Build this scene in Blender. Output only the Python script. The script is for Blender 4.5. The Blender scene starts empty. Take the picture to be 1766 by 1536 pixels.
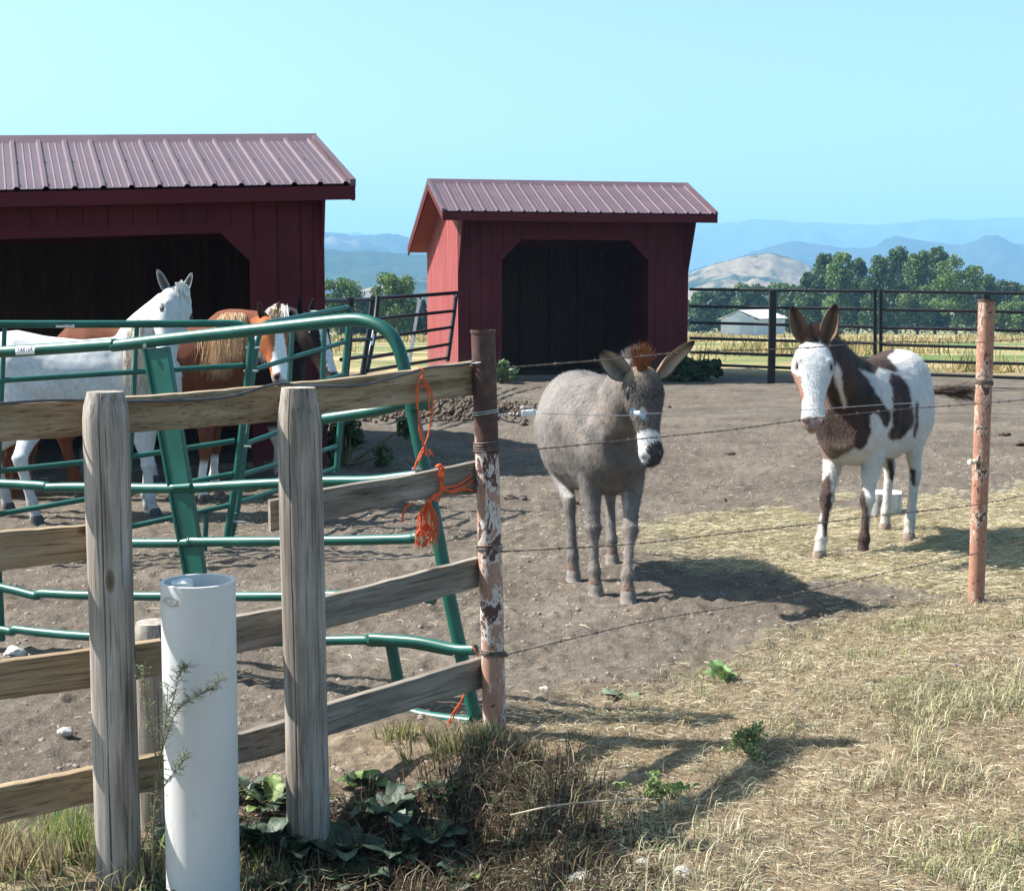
import bpy, math, random
import numpy as np
from mathutils import Vector, Matrix
random.seed(7); RNG=np.random.default_rng(7)
SC=bpy.context.scene
COL=SC.collection
R=math.radians
# ---------------------------------------------------------------- camera, sky, sun, exposure
F=2500.0; CX,CY=883.0,768.0; EYE=1.56
TH=math.atan((CY-505.0)/F)
cam_d=bpy.data.cameras.new('camera'); cam=bpy.data.objects.new('camera',cam_d); COL.objects.link(cam)
cam.location=(0,0,EYE); cam.rotation_euler=(R(90)-TH,0,0)
cam_d.sensor_width=36; cam_d.lens=F/1766*36; cam_d.clip_start=.05; cam_d.clip_end=30000
SC.camera=cam
SUN_EL=R(47.5); SUN_AZ=R(168)          # direction TO the sun, measured from +X
sdir=Vector((math.cos(SUN_EL)*math.cos(SUN_AZ),math.cos(SUN_EL)*math.sin(SUN_AZ),math.sin(SUN_EL)))
w=bpy.data.worlds.new('World'); SC.world=w; w.use_nodes=True
nt=w.node_tree; bg=nt.nodes['Background']
sky=nt.nodes.new('ShaderNodeTexSky'); sky.sky_type='NISHITA'; sky.sun_disc=False
sky.sun_elevation=SUN_EL; sky.sun_rotation=R(90)-SUN_AZ
sky.air_density=1.0; sky.dust_density=2.0; sky.ozone_density=1.0
hsv=nt.nodes.new('ShaderNodeMix'); hsv.data_type='RGBA'; hsv.blend_type='MULTIPLY'; hsv.inputs[0].default_value=1
hsv.inputs[7].default_value=(.98,1.14,1.06,1)
nt.links.new(sky.outputs[0],hsv.inputs[6]); nt.links.new(hsv.outputs[2],bg.inputs[0]); bg.inputs[1].default_value=.078
sun_d=bpy.data.lights.new('sun','SUN'); sun_d.energy=5.0; sun_d.angle=R(.5); sun_d.color=(1,.95,.88)
sun=bpy.data.objects.new('sun',sun_d); COL.objects.link(sun); sun.rotation_euler=sdir.to_track_quat('Z','Y').to_euler(); sun.location=(-20,5,30)
vs=SC.view_settings; SC.display_settings.display_device='sRGB'
vs.view_transform='Standard'; vs.look='None'; vs.exposure=1.5; vs.gamma=1; vs.use_curve_mapping=False
SC.cycles.volume_bounces=0; SC.cycles.volume_step_rate=10; SC.cycles.transparent_max_bounces=16
# ---------------------------------------------------------------- helpers
cT,sT=math.cos(TH),math.sin(TH)
def P(px,py,Y):
    """world point seen at photo pixel (px,py) whose distance ahead of the camera is Y"""
    a=(px-CX)/F; b=-(py-CY)/F
    dy=cT+b*sT; dz=-sT+b*cT
    k=Y/dy
    return Vector((a*k,Y,EYE+dz*k))
def G(px,py,z=0.0):
    b=-(py-CY)/F; dy=cT+b*sT; dz=-sT+b*cT
    k=(z-EYE)/dz
    return Vector(((px-CX)/F*k,dy*k,z))
def proj(A):
    A=np.asarray(A); x=A[:,0]; y=A[:,1]; z=A[:,2]-EYE
    d=y*cT-z*sT; u=y*sT+z*cT
    return CX+F*x/d, CY-F*u/d
def tag(o,label=None,cat=None,group=None,kind=None):
    if label: o['label']=label
    if cat: o['category']=cat
    if group: o['group']=group
    if kind: o['kind']=kind
    return o
def thing(name,loc,label,cat,group=None):
    o=bpy.data.objects.new(name,None); COL.objects.link(o); o.location=loc; o.empty_display_size=.1
    return tag(o,label,cat,group)
def link_mesh(name,me,mats,parent=None,origin=None,smooth=False):
    for m in (mats if isinstance(mats,(list,tuple)) else [mats]): me.materials.append(m)
    o=bpy.data.objects.new(name,me); COL.objects.link(o)
    off=Vector((0,0,0))
    if parent is not None:
        p=parent
        while p is not None: off+=p.location; p=p.parent
        o.parent=parent
    elif origin is not None:
        off=Vector(origin); o.location=off
    if off.length>0: me.transform(Matrix.Translation(-off))
    if smooth: me.shade_smooth()
    return o
def npmesh(name,V,Fq,col=None,smooth=False,mi=None):
    """V (n,3); Fq (m,k) all the same k"""
    me=bpy.data.meshes.new(name); V=np.asarray(V,dtype=np.float32); Fq=np.asarray(Fq,dtype=np.int32)
    me.vertices.add(len(V)); me.vertices.foreach_set('co',V.ravel())
    k=Fq.shape[1]; n=len(Fq)
    me.loops.add(n*k); me.loops.foreach_set('vertex_index',Fq.ravel())
    me.polygons.add(n); me.polygons.foreach_set('loop_start',np.arange(0,n*k,k,dtype=np.int32))
    try: me.polygons.foreach_set('loop_total',np.full(n,k,dtype=np.int32))
    except Exception: pass
    if mi is not None: me.polygons.foreach_set('material_index',np.asarray(mi,dtype=np.int32))
    me.update(calc_edges=True); me.validate()
    if smooth: me.shade_smooth()
    if col is not None: setcol(me,col)
    return me
def setcol(me,col,name='Col'):
    a=me.color_attributes.new(name,'FLOAT_COLOR','POINT')
    c=np.ones((len(me.vertices),4),dtype=np.float32); col=np.asarray(col); c[:,:3]=col[:,:3]
    a.data.foreach_set('color',c.ravel())
class MB:
    def __init__(s): s.v=[]; s.f=[]; s.m=[]; s.sm=[]; s.mi=0
    def add(s,vs,fs,smooth=False):
        n=len(s.v); s.v+= [tuple(v) for v in vs]; s.f+=[tuple(i+n for i in f) for f in fs]
        s.m+=[s.mi]*len(fs); s.sm+=[smooth]*len(fs); return s
    def box(s,c,size,ax=None):
        X,Y,Z=ax if ax else (Vector((1,0,0)),Vector((0,1,0)),Vector((0,0,1)))
        c=Vector(c); vs=[c+X*(a*size[0]/2)+Y*(b*size[1]/2)+Z*(d*size[2]/2) for d in(-1,1) for b in(-1,1) for a in(-1,1)]
        return s.add(vs,[(0,2,3,1),(4,5,7,6),(0,1,5,4),(2,6,7,3),(0,4,6,2),(1,3,7,5)])
    def bar(s,a,b,w,h,up=Vector((0,0,1))):
        a=Vector(a);b=Vector(b);t=(b-a).normalized(); sd=t.cross(up).normalized(); u=sd.cross(t)
        return s.box((a+b)/2,(w,(b-a).length,h),(sd,t,u))
    def tube(s,path,r,n=10,caps=True,squash=None):
        path=[Vector(p) for p in path]; m=len(path)
        rs=r if isinstance(r,(list,tuple)) else [r]*m
        T=[]
        for i in range(m):
            t=(path[min(i+1,m-1)]-path[max(i-1,0)]); T.append(t.normalized() if t.length>1e-9 else Vector((0,0,1)))
        ref=Vector((0,0,1)) if abs(T[0].z)<.9 else Vector((0,1,0))
        u=(ref-T[0]*ref.dot(T[0])).normalized(); vs=[]
        for i in range(m):
            u=(u-T[i]*u.dot(T[i])).normalized(); v=T[i].cross(u)
            for k in range(n):
                a=2*math.pi*k/n; vs.append(path[i]+(u*math.cos(a)+v*math.sin(a))*rs[i])
        fs=[(i*n+k,i*n+(k+1)%n,(i+1)*n+(k+1)%n,(i+1)*n+k) for i in range(m-1) for k in range(n)]
        s.add(vs,fs,True)
        if caps:
            s.add(vs[:n],[tuple(range(n))[::-1]]); s.add(vs[-n:],[tuple(range(n))])
        return s
    def prism(s,poly,d,off=None):
        """poly: list of Vectors (planar), d: extrusion vector"""
        n=len(poly); d=Vector(d); vs=[Vector(p) for p in poly]+[Vector(p)+d for p in poly]
        return s.add(vs,[tuple(range(n)),tuple(range(2*n-1,n-1,-1))]+[(i,n+i,n+(i+1)%n,(i+1)%n)[::-1] for i in range(n)])
    def build(s,name,mats,parent=None,origin=None,bevel=0):
        me=bpy.data.meshes.new(name); me.from_pydata(s.v,[],s.f)
        me.polygons.foreach_set('material_index',s.m); me.polygons.foreach_set('use_smooth',s.sm)
        me.update()
        import bmesh
        bm=bmesh.new(); bm.from_mesh(me); bmesh.ops.recalc_face_normals(bm,faces=bm.faces); bm.to_mesh(me); bm.free()
        o=link_mesh(name,me,mats,parent,origin)
        if bevel:
            b=o.modifiers.new('bevel','BEVEL'); b.width=bevel; b.segments=2; b.limit_method='ANGLE'; b.angle_limit=R(50)
        return o
def spline(pts,n=8):
    """Catmull-Rom through points"""
    p=[Vector(q) for q in pts]; p=[p[0]*2-p[1]]+p+[p[-1]*2-p[-2]]; out=[]
    for i in range(1,len(p)-2):
        for k in range(n):
            t=k/n; a,b,c,d=p[i-1],p[i],p[i+1],p[i+2]
            out.append(.5*((2*b)+(c-a)*t+(2*a-5*b+4*c-d)*t*t+(3*b-a-3*c+d)*t**3))
    out.append(p[-2]); return out
# value noise
_tab=np.random.default_rng(3).random((256,256))
def vn(x,y,s=0):
    x=np.asarray(x,float)+s*17.13; y=np.asarray(y,float)+s*31.7
    xi=np.floor(x).astype(int); yi=np.floor(y).astype(int); fx=x-xi; fy=y-yi
    fx=fx*fx*(3-2*fx); fy=fy*fy*(3-2*fy)
    g=lambda a,b:_tab[a&255,b&255]
    return (g(xi,yi)*(1-fx)+g(xi+1,yi)*fx)*(1-fy)+(g(xi,yi+1)*(1-fx)+g(xi+1,yi+1)*fx)*fy
def fbm(x,y,o=4,s=0,g=.5):
    r=0;a=1;t=0
    for i in range(o): r=r+a*vn(x*2**i,y*2**i,s+i*5); t+=a; a*=g
    return r/t-.5
def sst(a,b,x):
    t=np.clip((np.asarray(x,float)-a)/(b-a),0,1); return t*t*(3-2*t)
def inpoly(px,py,poly):
    px=np.asarray(px);py=np.asarray(py); r=np.zeros(px.shape,bool); n=len(poly)
    for i in range(n):
        x1,y1=poly[i];x2,y2=poly[(i+1)%n]
        if y1==y2: continue
        c=((y1>py)!=(y2>py))&(px<(x2-x1)*(py-y1)/(y2-y1)+x1); r^=c
    return r
# ---------------------------------------------------------------- materials
def base(name,rough=.8,spec=.3,metal=0):
    m=bpy.data.materials.new(name); m.use_nodes=True; b=m.node_tree.nodes['Principled BSDF']
    b.inputs['Roughness'].default_value=rough; b.inputs['Specular IOR Level'].default_value=spec; b.inputs['Metallic'].default_value=metal
    return m,m.node_tree,b
def coords(nt,scale,out='Object'):
    tc=nt.nodes.new('ShaderNodeTexCoord'); mp=nt.nodes.new('ShaderNodeMapping'); mp.inputs['Scale'].default_value=scale
    nt.links.new(tc.outputs[out],mp.inputs[0]); return mp.outputs[0]
def noise(nt,vec,scale,detail=4,rough=.6,dist=0):
    n=nt.nodes.new('ShaderNodeTexNoise'); n.inputs['Scale'].default_value=scale; n.inputs['Detail'].default_value=detail
    n.inputs['Roughness'].default_value=rough; n.inputs['Distortion'].default_value=dist
    if vec is not None: nt.links.new(vec,n.inputs['Vector'])
    return n.outputs['Fac']
def ramp(nt,fac,stops,interp='LINEAR'):
    r=nt.nodes.new('ShaderNodeValToRGB'); r.color_ramp.interpolation=interp; e=r.color_ramp.elements
    while len(e)<len(stops): e.new(.5)
    for el,(p,c) in zip(e,stops): el.position=p; el.color=(*c,1) if len(c)==3 else c
    nt.links.new(fac,r.inputs[0]); return r.outputs[0]
def mix(nt,fac,a,b,mode='MIX'):
    n=nt.nodes.new('ShaderNodeMix'); n.data_type='RGBA'; n.blend_type=mode
    for s,v in ((0,fac),(6,a),(7,b)):
        if isinstance(v,(int,float)): n.inputs[s].default_value=v
        elif isinstance(v,tuple): n.inputs[s].default_value=(*v,1) if len(v)==3 else v
        else: nt.links.new(v,n.inputs[s])
    return n.outputs[2]
def bump(nt,b,h,strength=.3,dist=.01):
    n=nt.nodes.new('ShaderNodeBump'); n.inputs['Strength'].default_value=strength; n.inputs['Distance'].default_value=dist
    nt.links.new(h,n.inputs['Height']); nt.links.new(n.outputs[0],b.inputs['Normal'])
def nmat(name,cols,scale=5,stretch=(1,1,1),rough=.8,bs=.3,bd=.01,bscale=None,spec=.3,metal=0,detail=6):
    m,nt,b=base(name,rough,spec,metal); v=coords(nt,stretch)
    n=noise(nt,v,scale,detail)
    k=len(cols); c=ramp(nt,n,[(.3+.4*i/max(1,k-1),cc) for i,cc in enumerate(cols)])
    nt.links.new(c,b.inputs['Base Color'])
    if bs: bump(nt,b,noise(nt,v,bscale or scale*3,5),bs,bd)
    return m
def vcolmat(name,rough=.8,spec=.2,var=.25,scale=40,stretch=(1,1,1),bs=.3,bd=.004,bscale=200,sss=0,trans=0):
    m,nt,b=base(name,rough,spec); at=nt.nodes.new('ShaderNodeAttribute'); at.attribute_name='Col'
    v=coords(nt,stretch); n=noise(nt,v,scale,6)
    g=ramp(nt,n,[(.3,(1-var,)*3),(.7,(1+var,)*3)])
    c=mix(nt,1.0,at.outputs['Color'],g,'MULTIPLY'); nt.links.new(c,b.inputs['Base Color'])
    if bs: bump(nt,b,noise(nt,v,bscale,4),bs,bd)
    if trans:
        tr=nt.nodes.new('ShaderNodeBsdfTranslucent'); nt.links.new(c,tr.inputs[0]); mx=nt.nodes.new('ShaderNodeMixShader'); mx.inputs[0].default_value=trans
        nt.links.new(b.outputs[0],mx.inputs[1]); nt.links.new(tr.outputs[0],mx.inputs[2]); nt.links.new(mx.outputs[0],nt.nodes['Material Output'].inputs[0])
    return m
def wood(name,c1,c2,c3,axis='Z',crack=True):
    m,nt,b=base(name,.85,.2)
    st={'Z':(14,14,.9),'X':(.9,14,14)}[axis]
    oi=nt.nodes.new('ShaderNodeObjectInfo'); mu=nt.nodes.new('ShaderNodeMath'); mu.operation='MULTIPLY'; mu.inputs[1].default_value=37.0; nt.links.new(oi.outputs['Random'],mu.inputs[0])
    def coords(nt,scale):
        o=globals()['coords'](nt,scale); a=nt.nodes.new('ShaderNodeVectorMath'); a.operation='ADD'; nt.links.new(o,a.inputs[0]); nt.links.new(mu.outputs[0],a.inputs[1]); return a.outputs[0]
    v=coords(nt,st); n=noise(nt,v,2.2,8,.62,.4)
    c=ramp(nt,n,[(.32,c1),(.5,c2),(.66,c3)])
    v2=coords(nt,(1,1,1)); big=noise(nt,v2,4,4); c=mix(nt,ramp(nt,big,[(.35,(0,0,0)),(.7,(.45,)*3)]),c,c1)
    fine=noise(nt,coords(nt,{'Z':(60,60,1.2),'X':(1.2,60,60)}[axis]),3,4)
    dk=ramp(nt,fine,[(.36,(.35,.33,.3)),(.46,(1,1,1))]); c=mix(nt,.85,c,dk,'MULTIPLY')
    # knots
    vo=nt.nodes.new('ShaderNodeTexVoronoi'); vo.inputs['Scale'].default_value=1.0
    nt.links.new(coords(nt,{'Z':(7,7,2.6),'X':(2.6,7,7)}[axis]),vo.inputs['Vector'])
    kn=ramp(nt,vo.outputs['Distance'],[(.03,(.2,.14,.09)),(.08,(.55,.45,.36)),(.10,(1,1,1))]); c=mix(nt,.9,c,kn,'MULTIPLY')
    nt.links.new(c,b.inputs['Base Color']); bump(nt,b,n,.5,.006)
    return m
M={}
M['postwood']=wood('weathered_post_wood',(.15,.125,.105),(.30,.265,.235),(.42,.385,.35))
M['boardwood']=wood('fence_board_wood',(.15,.105,.062),(.27,.20,.125),(.37,.295,.205),'X')
M['boardgrey']=wood('grey_board_wood',(.12,.10,.082),(.215,.188,.158),(.30,.265,.225),'X')
M['stump']=nmat('stump_wood',[(.04,.035,.03),(.30,.28,.25),(.52,.5,.47),(.6,.58,.55)],3,(5,5,2),bs=.8)
M['black_metal']=nmat('black_powder_coat',[(.004,.004,.005),(.007,.007,.008),(.018,.013,.010)],9,rough=.33,bs=.1,spec=.3)
def rust(name,paint,rustc,prim,sc=7,th=.5,lo=0.35,pw=.03):
    m,nt,b=base(name,.75,.3); v=coords(nt,(1,1,.55)); n=noise(nt,v,sc,7,.68,.5)
    n2=noise(nt,coords(nt,(1.7,1.7,.8)),sc*4,6,.65)
    pc=mix(nt,ramp(nt,n2,[(.35,(0,0,0)),(.65,(1,1,1))]),paint,tuple(x*.72 for x in paint))
    rc=mix(nt,n2,rustc,tuple(x*1.9 for x in rustc))
    c=mix(nt,ramp(nt,n,[(th+.02-pw-.01,(0,0,0)),(th+.02-pw,(1,1,1))]),pc,prim)
    msk=ramp(nt,n,[(th+.02,(0,0,0)),(th+.035,(1,1,1))]); c=mix(nt,msk,c,rc)
    sp=noise(nt,v,sc*7,3,.5); c=mix(nt,ramp(nt,sp,[(.64,(0,0,0)),(.67,(1,1,1))]),c,rustc)
    nt.links.new(c,b.inputs['Base Color']); bump(nt,b,msk,.5,.002); return m
M['rust_a']=rust('flaking_painted_pipe',(.40,.235,.175),(.070,.034,.028),(.54,.48,.45),9,.53)
M['rust_top']=rust('brown_rust_pipe',(.10,.055,.042),(.045,.027,.022),(.42,.37,.34),7,.60)
M['rust_b']=rust('salmon_painted_pipe',(.36,.185,.125),(.060,.034,.027),(.52,.40,.33),10,.545,pw=.014)
def green():
    m,nt,b=base('green_enamel',.25,.5); v=coords(nt,(1,1,1)); n=noise(nt,v,6,5)
    c=ramp(nt,n,[(.3,(.0,.055,.040)),(.55,(.0,.082,.060)),(.75,(.006,.11,.082))])
    sp=noise(nt,v,60,4,.6); c=mix(nt,ramp(nt,sp,[(.66,(0,0,0)),(.72,(.6,.6,.6))]),c,(.16,.15,.12))
    nt.links.new(c,b.inputs['Base Color']); r=nt.nodes.new('ShaderNodeMapRange'); r.inputs[3].default_value=.26; r.inputs[4].default_value=.55
    nt.links.new(n,r.inputs[0]); nt.links.new(r.outputs[0],b.inputs['Roughness']); return m
M['green']=green()
M['label_white']=nmat('label_white',[(.7,.7,.7),(.78,.78,.78)],20,bs=0,rough=.5)
M['label_ink']=nmat('label_ink',[(.03,.03,.10),(.04,.04,.12)],20,bs=0,rough=.6)
def siding(name,c1,c2,streak):
    m,nt,b=base(name,.8,.2); n=noise(nt,coords(nt,(1,1,1)),1.6,6); f=noise(nt,coords(nt,(9,9,.35)),2.6,6,.7)
    c=ramp(nt,n,[(.3,c1),(.7,c2)]); c=mix(nt,ramp(nt,f,[(.5,(0,0,0)),(.72,(.65,.65,.65))]),c,streak)
    sp=nt.nodes.new('ShaderNodeSeparateXYZ'); nt.links.new(coords(nt,(1,1,1)),sp.inputs[0]); mr=nt.nodes.new('ShaderNodeMapRange'); mr.inputs[1].default_value=.55; mr.inputs[2].default_value=.0
    nt.links.new(sp.outputs[2],mr.inputs[0]); mm=nt.nodes.new('ShaderNodeMath'); mm.operation='MULTIPLY'; nt.links.new(mr.outputs[0],mm.inputs[0]); nt.links.new(noise(nt,coords(nt,(1,1,1)),5,6),mm.inputs[1])
    c=mix(nt,mm.outputs[0],c,(.13,.10,.085))
    nt.links.new(c,b.inputs['Base Color']); bump(nt,b,f,.35,.004); return m
M['siding']=siding('barn_red_siding',(.062,.0085,.011),(.105,.014,.018),(.10,.026,.026))  # front red set darker than the paint, shade put into the colour
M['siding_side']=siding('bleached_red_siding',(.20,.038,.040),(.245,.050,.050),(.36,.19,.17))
M['trim']=siding('barn_red_trim',(.078,.010,.013),(.098,.013,.016),(.08,.014,.017))
M['inside']=nmat('raw_shed_lining',[(.055,.026,.018),(.10,.050,.034)],3,(6,6,.6))
M['soffit']=nmat('soffit_board',[(.16,.035,.028),(.24,.06,.045)],3,(1,6,1))
def roofm():
    m,nt,b=base('brown_roof_metal',.42,.4); n=noise(nt,coords(nt,(1,1,1)),2.2,6)
    c=ramp(nt,n,[(.3,(.082,.048,.056)),(.7,(.110,.066,.076))])
    d=noise(nt,coords(nt,(1,1,1)),26,5,.7); c=mix(nt,ramp(nt,d,[(.6,(0,0,0)),(.8,(.4,.4,.4))]),c,(.3,.24,.23))
    nt.links.new(c,b.inputs['Base Color']); bump(nt,b,n,.05,.01); return m
M['roof']=roofm()
def pvc():
    m,nt,b=base('white_pvc',.42,.45); n=noise(nt,coords(nt,(1,1,.4)),3,5); c=ramp(nt,n,[(.3,(.50,.505,.50)),(.6,(.57,.572,.565))])
    g=noise(nt,coords(nt,(3,3,1)),7,8,.75); c=mix(nt,ramp(nt,g,[(.58,(0,0,0)),(.72,(.5,.5,.5))]),c,(.30,.25,.19))
    sc_=noise(nt,coords(nt,(1,1,6)),9,6,.8,1.5); c=mix(nt,ramp(nt,sc_,[(.66,(0,0,0)),(.70,(.45,.45,.45))]),c,(.22,.2,.17))
    nt.links.new(c,b.inputs['Base Color']); bump(nt,b,g,.06,.003); return m
M['plastic_white']=pvc()
M['plastic_dirt']=nmat('dusty_plastic',[(.40,.36,.30),(.6,.56,.5)],30,rough=.8)
M['steel']=nmat('galvanised_wire',[(.30,.31,.32),(.5,.5,.5)],30,rough=.35,metal=.85,bs=.05)
M['wire']=nmat('rusty_barbed_wire',[(.05,.035,.03),(.13,.10,.085),(.2,.17,.15)],60,rough=.6,metal=.3,bs=0)
M['wire_shiny']=nmat('smooth_electric_wire',[(.34,.34,.34),(.5,.5,.5)],40,rough=.4,metal=.6,bs=0)
M['cable']=nmat('black_cable',[(.03,.03,.035),(.07,.07,.08)],30,rough=.45,bs=.05,spec=.5)
M['twine']=nmat('orange_baling_twine',[(.55,.075,.02),(.8,.14,.04)],50,rough=.7,bs=.3,bd=.001)
M['plastic_clip']=nmat('white_clip_plastic',[(.65,.66,.68),(.75,.75,.76)],10,rough=.4,bs=0)
M['rock']=nmat('field_stone',[(.20,.18,.16),(.36,.34,.31),(.5,.48,.45)],9,bs=.6,bd=.01)
M['manure']=nmat('dry_manure',[(.055,.038,.028),(.11,.08,.058)],20,bs=.8,bd=.01)
M['leafgreen']=vcolmat('leaf_faces',.6,.3,.3,8,bs=0,trans=.3)
M['grass']=vcolmat('grass_blades',.8,.12,.1,8,bs=0,trans=.3)
M['hair']=vcolmat('animal_hair',.55,.3,.15,30,bs=0)
M['coat']=vcolmat('animal_coat',.82,.12,.16,26,bs=.45,bd=.004,bscale=170)
M['bark']=nmat('tree_bark',[(.07,.055,.04),(.14,.115,.09)],6,(4,4,.6),bs=.6)
def eye():
    m,nt,b=base('dark_eye',.08,.6); b.inputs['Base Color'].default_value=(.012,.008,.006,1); n=noise(nt,coords(nt,(1,1,1)),40,2); nt.links.new(ramp(nt,n,[(.4,(.01,.007,.005)),(.7,(.03,.018,.01))]),b.inputs['Base Color']); return m
M['eye']=eye()
# ---------------------------------------------------------------- terrain
LA=np.array([-.14,5.0]); LB=np.array([2.25,6.9]); LU=(LB-LA)/np.linalg.norm(LB-LA); LN=np.array([LU[1],-LU[0]])
def hz(X,Y,detail=True):
    X=np.asarray(X,float);Y=np.asarray(Y,float)
    dx=X-LA[0];dy=Y-LA[1]; s=dx*LU[0]+dy*LU[1]; d=dx*LN[0]+dy*LN[1]
    z=np.zeros(X.shape)
    bank=sst(-.15,.8,d)*sst(.25,1.7,s)*.12
    z+=bank*sst(12,6,np.abs(X))
    z+=.10*sst(1.4,2.6,s)*np.exp(-(d/1.2)**2)*.6
    # ditch beside the post: steep right lip, long left slope
    ex=(X+.28); ey=(Y-3.72)
    pit=np.exp(-(np.where(ex>0,ex/.34,ex/.62))**4-(ey/.50)**4)
    z-=.17*pit
    z+=.07*np.exp(-((X+.12)/.22)**2-((Y-4.55)/.22)**2)
    # valley slope beyond the paddock
    yy=np.maximum(Y-28,0); z-=.024*yy*sst(0,25,yy)
    if detail:
        near=sst(60,18,Y)
        yard=sst(.25,-.15,d)
        z+=fbm(X*.9,Y*.9,3,1)*.05*near
        z+=fbm(X*5,Y*5,4,4)*.034*near
        c=vn(X*14,Y*14,9); z+=np.where(c>.62,(c-.62),0)*.045*yard*near
        z+=fbm(X*30,Y*30,2,12)*.012*sst(14,7,Y)*near
        z+=fbm(X*8,Y*8,4,22)*.09*pit
        for cs,sd in ((.31,3),(.23,7)):          # hoof prints
            cx=np.floor(X/cs).astype(int); cy=np.floor(Y/cs).astype(int)
            jx=_tab[(cx*7+sd)&255,(cy*13)&255]; jy=_tab[(cx*11)&255,(cy*5+sd)&255]; on=_tab[(cx+sd*9)&255,(cy+40)&255]>.45
            dd=np.hypot(X-(cx+.25+.5*jx)*cs,(Y-(cy+.25+.5*jy)*cs)*.85)
            z+=on*yard*sst(22,10,Y)*(-.012*np.exp(-(dd/.036)**4)+.005*np.exp(-((dd-.055)/.014)**2))
    return z
def grass_mask(X,Y):
    """1 on the dry verge outside the fence, 0 in the yard"""
    dx=X-LA[0];dy=Y-LA[1]; s=dx*LU[0]+dy*LU[1]; d=dx*LN[0]+dy*LN[1]
    wob=fbm(X*1.6,Y*1.6,4,31)*.7
    g=sst(-.42,.12,d+wob)*sst(-1.2,0.05,s+.5*wob)
    g=np.maximum(g,sst(4.5,4.15,Y+wob*.5+.35*np.abs(X+.6)))
    return g
def pixmask(X,Y,poly,soft=14):
    px,py=proj(np.stack([X,Y,np.zeros_like(X)],1)); j=fbm(X*4,Y*4,3,41)*90
    return inpoly(px+j,py+j*.6,poly).astype(float)
HAY=[(1085,905),(1250,890),(1400,880),(1560,862),(1790,840),(1900,840),(1900,1040),(1650,1060),(1500,1015),(1330,1000),(1140,970),(1060,950)]
def build_ground():
    ys=[-6,-3,0,1.5,2.4]; y=2.9
    while y<60: ys.append(y); y+=max(.011,.0042*y*(y/4.0)**.55)
    while y<420: ys.append(y); y*=1.06
    ys+= [500,700,1000,1500,2500,4000,6500,9500]
    ys=np.array(ys); nx=620
    u=np.linspace(-1,1,nx); u=np.sign(u)*np.where(np.abs(u)<.86,np.abs(u)*.43/.86,.43+(np.abs(u)-.86)**1.6*55)
    XX=u[None,:]*(np.maximum(np.abs(ys),2)[:,None]+.6); YY=np.repeat(ys[:,None],nx,1)
    ZZ=hz(XX,YY); ZZ=np.where(YY>400,hz(XX*0,np.full_like(YY,400.),False)-(YY-400)*.002,ZZ)
    n=len(ys); V=np.stack([XX.ravel(),YY.ravel(),ZZ.ravel()],1)
    idx=np.arange(n*nx).reshape(n,nx); Fq=np.stack([idx[:-1,:-1],idx[:-1,1:],idx[1:,1:],idx[1:,:-1]],-1).reshape(-1,4)
    x=V[:,0];yv=V[:,1]
    g=grass_mask(x,yv)*(yv<12); hay=pixmask(x,yv,HAY)*(yv<14)*(.35+.65*sst(.9,1.7,x))
    field=sst(27.2,29.5,yv+fbm(x*.5,yv*.5,3,3)*3)
    col=np.stack([g,np.maximum(hay,0),field],1)
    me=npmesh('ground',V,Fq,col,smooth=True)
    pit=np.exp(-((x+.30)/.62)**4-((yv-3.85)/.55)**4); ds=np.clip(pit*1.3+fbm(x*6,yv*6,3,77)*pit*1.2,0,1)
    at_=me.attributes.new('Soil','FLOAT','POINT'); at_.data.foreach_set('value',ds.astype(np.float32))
    m,nt,b=base('ground_soil',.95,.08)
    at=nt.nodes.new('ShaderNodeAttribute'); at.attribute_name='Col'; sp=nt.nodes.new('ShaderNodeSeparateColor'); nt.links.new(at.outputs['Color'],sp.inputs[0])
    v=coords(nt,(1,1,1)); n1=noise(nt,v,1.1,7,.65); n2=noise(nt,v,14,8,.7); n3=noise(nt,v,55,5,.7)
    dirt=ramp(nt,n1,[(.32,(.074,.061,.051)),(.5,(.112,.094,.079)),(.68,(.152,.131,.111))])
    dirt=mix(nt,.75,dirt,ramp(nt,n2,[(.34,(.38,.35,.33)),(.45,(.92,.92,.92)),(.55,(1,1,1)),(.66,(1.5,1.48,1.45))]),'MULTIPLY')
    peb=nt.nodes.new('ShaderNodeTexVoronoi'); peb.inputs['Scale'].default_value=38; nt.links.new(v,peb.inputs['Vector'])
    dirt=mix(nt,.5,dirt,ramp(nt,peb.outputs['Distance'],[(.06,(1.5,1.45,1.4)),(.16,(1,1,1)),(.6,(.85,.83,.8))]),'MULTIPLY')
    st=noise(nt,coords(nt,(1,1,1)),130,3,.8); dirt=mix(nt,ramp(nt,st,[(.58,(0,0,0)),(.68,(.75,.75,.75))]),dirt,(.42,.36,.25))
    thatch=ramp(nt,n2,[(.3,(.11,.078,.052)),(.5,(.19,.145,.095)),(.7,(.31,.255,.17))])
    hayc=ramp(nt,n3,[(.3,(.15,.12,.08)),(.6,(.36,.31,.20))])
    hm_=ramp(nt,n1,[(.42,(.25,.25,.25)),(.56,(1,1,1))]); hq=nt.nodes.new('ShaderNodeMath'); hq.operation='MULTIPLY'; nt.links.new(sp.outputs[1],hq.inputs[0]); nt.links.new(hm_,hq.inputs[1]); c=mix(nt,hq.outputs[0],dirt,hayc); c=mix(nt,sp.outputs[0],c,thatch)
    f1=noise(nt,coords(nt,(.06,.13,1)),1,6,.65); f2=noise(nt,coords(nt,(.02,.05,1)),1.5,4)
    fc=ramp(nt,f1,[(.38,(.12,.14,.06)),(.45,(.24,.20,.10)),(.55,(.36,.28,.16))])
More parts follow.
